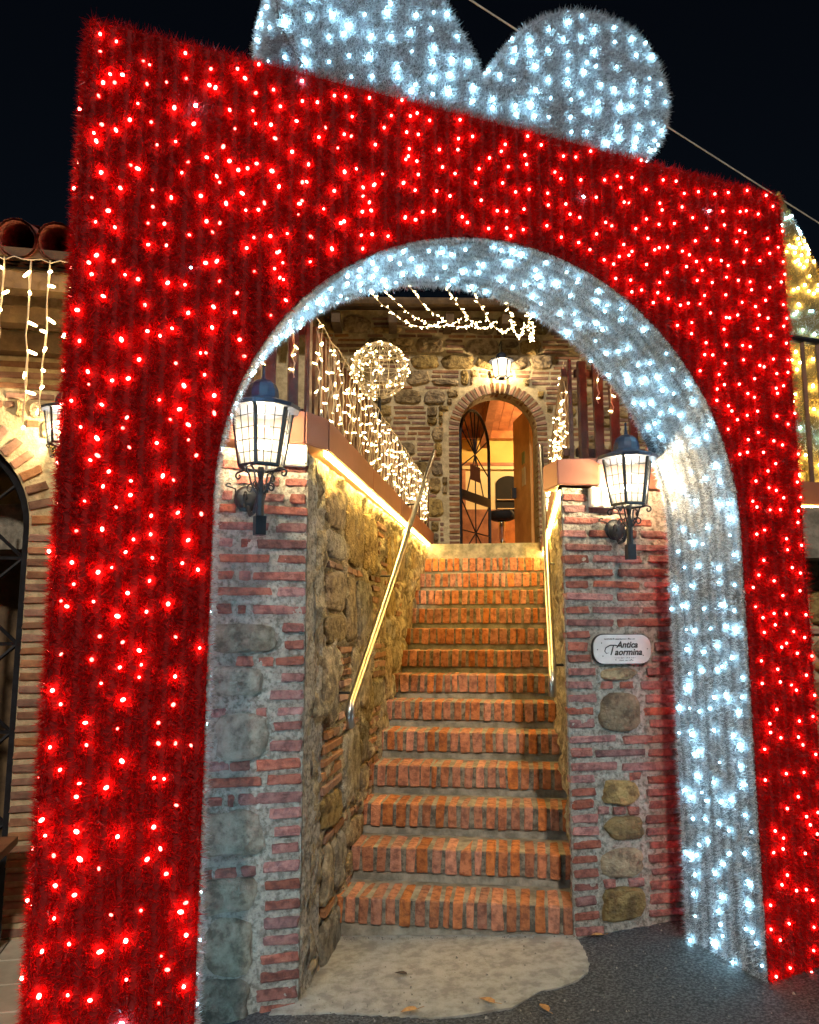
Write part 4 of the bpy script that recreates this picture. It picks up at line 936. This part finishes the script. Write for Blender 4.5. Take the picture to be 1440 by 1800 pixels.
i = 0
while z < dsp:
    lay_brick(lh, FH, .0, z, .13 + .05 * (i % 2), .042, M_WBRICK, .013, D=.15); z += .072; i += 1
for i in range(22):
    q = math.pi * (i + .5) / 22; r_ = dr + .07
    put('voussoir', brick_mesh(.13, .05, .15, M_WBRICK, i % 3), lh, FH @ Matrix.Translation((dc + r_ * math.cos(q), .06, dsp + r_ * math.sin(q))) @ Matrix.Rotation(-q, 4, 'Y'))
rubble(lh, FH, .2, .8, 0, 3.4, lambda u, v, a, h: math.hypot(u - dc, max(0, v - dsp)) > dr + .16, M_STONE, M_WBRICK, relief=.03)
rubble(lh, FH, -.5, .2, 2.45, 3.3, lambda u, v, a, h: all(math.hypot(x - dc, max(0, v - dsp)) > dr + .17 for x in (u, u + a)), M_STONE, M_WBRICK, relief=.03)
rf = put('roof', MB().add([(-3, -.62, 3.50), (1.25, -.62, 3.50), (1.25, 1.6, 4.4), (-3, 1.6, 4.4), (-3, -.62, 3.55), (1.25, -.62, 3.55), (1.25, 1.6, 4.45), (-3, 1.6, 4.45)], [(0, 1, 2, 3), (4, 7, 6, 5), (0, 4, 5, 1), (0, 3, 7, 4), (1, 5, 6, 2)]).mesh('roof', M_EAVE), lh, FH)
tile = MB().tube([(0, -.16, -.02), (0, .24, .14)], [.105, .085], 14, False).tube([(0, -.16, -.02), (0, .24, .14)], [.092, .072], 14, False).mesh('roof_tile', M_ROOF, True)
for i in range(18):
    for j in range(5): put('roof_tile', tile, rf, FH @ Matrix.Translation((-2.4 + i * .2, -.5 + j * .34, 3.60 + j * .138)))
for zz, yy, hh in ((3.40, -.5, .1), (3.28, -.3, .1), (3.2, -.08, .12)): put('beam', MB().box((-.9, yy, zz), (4.2, .1, hh)).mesh('beam', M_EAVE), lh, FH)
lg = thing('iron_gate', 'dark iron grille with crossed bars in the arched door at the left edge', 'gate', FH @ Vector((-.5, .1, -.1)))
put('gate_frame', MB().tube([(-.03, .12, -.1)] + [(dc + (dr - .03) * math.cos(math.pi * i / 20), .12, dsp + (dr - .03) * math.sin(math.pi * i / 20)) for i in range(21)] + [(-1.17, .12, -.1)], .035, 6).mesh('gate_frame', M_BLACK), lg, FH)
for i in range(5):
    z0 = -.05 + i * .5
    for (x0, z1), (x1, z2) in (((-.05, z0), (-.58, z0 + .5)), ((-.58, z0), (-.05, z0 + .5)), ((-.05, z0), (-.58, z0)), ((-.3, z0), (-.3, z0 + .5))):
        put('bar', MB().tube([(x0, .12, z1), (x1, .12, z2)], .011, 5).mesh('bar', M_BLACK), lg, FH)
put('mullion', MB().tube([(-.6, .12, -.1), (-.6, .12, 2.68)], .025, 6).mesh('mullion', M_BLACK), lg, FH)
lantern('lit lantern on the far left house wall, half hidden by the arch', FH @ Matrix.Translation((.19, -.012, 2.5)), sz=.85)
curtain('warm icicle lights hanging from the tiled eave of the left house', FH @ Vector((-.5, -.66, 3.47)), FH @ Vector((.85, -.66, 3.47)), 13, (.4, 1.0), per=(5, 8), bulb=CAPB)
# tiled forecourt of the left house and its bench
tf = struct(put('tiled_floor', MB().box((-.7, -.75, -.19), (2.8, 1.5, .1)).mesh('tiled_floor', M_STEP), None, FH))
for i in range(8):
    for j in range(5):
        put('tile', brick_mesh(.29, .02, .29, M_TILE, 0), tf, FH @ Matrix.Translation((-1.6 + i * .3, -1.35 + j * .3, -.139)) )
BM_ = FH @ Matrix.Translation((-.55, -.38, -.13))
bn = thing('wooden_bench', 'brown wooden bench with scalloped end panels at the left edge', 'bench', BM_ @ Vector((0, 0, 0)))
put('seat', MB().box((0, 0, .56), (1.3, .36, .04)).mesh('seat', M_BENCH), bn, BM_)
put('apron', MB().box((0, -.14, .505), (1.2, .025, .06)).mesh('apron', M_BENCH), bn, BM_)
for s_ in (-1, 1):
    prof = [(-.16, 0), (-.05, 0), (-.04, .05), (0, .075), (.04, .05), (.05, 0), (.16, 0), (.17, .1), (.11, .2), (.09, .27), (.12, .36), (.17, .47), (.17, .54), (-.17, .54), (-.17, .47), (-.12, .36), (-.09, .27), (-.11, .2), (-.17, .1)]
    put('end_panel', MB().add([(s_ * .5 + dx, y, z_) for dx in (-.02, .02) for y, z_ in prof], [tuple(range(19)), tuple(reversed(range(19, 38)))] + [(i, (i + 1) % 19, 19 + (i + 1) % 19, 19 + i) for i in range(19)]).mesh('end_panel', M_BENCH), bn, BM_)
put('stretcher', MB().box((0, 0, .07), (1.0, .05, .05)).mesh('stretcher', M_BENCH), bn, BM_)

# ---------------------------------------------------------------- cable and leaves
cb = [Vector((-1.4, -.17, 6.41)), Vector((6.8, 7.66, 5.955))]
tag(put('overhead_cable', MB().tube([cb[0].lerp(cb[1], i / 12) + Vector((0, 0, -.03 * math.sin(math.pi * i / 12))) for i in range(13)], .007, 5).mesh('overhead_cable', M_CABLE)), 'thin pale cable crossing the night sky behind the bow', 'cable')
def leaf(label, x, y, s_, m, rot, g='fallen leaves'):
    b = MB(); o = [(0, -.5), (.18, -.38), (.26, -.1), (.2, .2), (.08, .42), (0, .55), (-.09, .4), (-.22, .15), (-.25, -.12), (-.15, -.4)]
    vs = [(px * s_, py * s_, .012 * s_ / .05 * (abs(px) * 2.2 + .5 * py * py)) for px, py in o] + [(0, 0, 0.001), (0, .3 * s_, .001)]
    b.add(vs, [(i, (i + 1) % 10, 10) for i in range(10)]); b.tube([(0, -.5 * s_, .004), (.04 * s_, -.9 * s_, .006)], .0012, 4)
    tag(put('leaf', b.mesh('leaf', m), None, Matrix.Translation((x, y, gz(x, y) + .018)) @ Matrix.Rotation(rot, 4, 'Z')), label, 'leaf', g)
leaf('orange fallen leaf at the lower edge of the concrete apron', -.12, -.735, .075, M_LEAF, 2.1)
leaf('brown curled leaf on the concrete edge right of the orange leaf', .197, -.655, .075, M_LEAF, 1.1)
leaf('yellow brown leaf lying on the dark asphalt in front of the apron', .431, -.711, .07, M_LEAF, .5)
leaf('dark wet leaf in the middle of the concrete apron', -.204, -.415, .06, M_DLEAF, 1.4)
leaf('brown leaf at the foot of the right pier', .705, -.03, .06, M_LEAF, 1.8)

# loose grit on the asphalt and along the foot of the steps
b = MB()
for _ in range(420):
    x, y = rnd.uniform(-.7, 2.2), rnd.uniform(-1.2, .15)
    if rnd.random() < .35: x, y = rnd.uniform(-.6, .65), rnd.choice((rnd.uniform(-.03, -.004), rnd.uniform(-.8, -.62)))
    r_ = rnd.uniform(.002, .006) * (1.5 if rnd.random() < .1 else 1); z = gz(x, y) + (.008 if x < .64 and y > -.75 else .002)
    b.add([(x + r_, y, z), (x - r_ * .5, y + r_ * .9, z), (x - r_ * .6, y - r_ * .8, z), (x + r_ * .2, y, z + r_ * 1.1), (x - r_ * .4, y + .2 * r_, z + r_)], [(0, 1, 3), (1, 4, 3), (1, 2, 4), (2, 0, 3), (2, 3, 4), (0, 2, 1)])
g = put('grit', b.mesh('grit', mat('grit', (.34, .31, .27), (.12, .11, .1), .9, scale=60))); stuff(g); g['label'] = 'fine pale grit scattered over the asphalt and step foot'; g['category'] = 'grit'
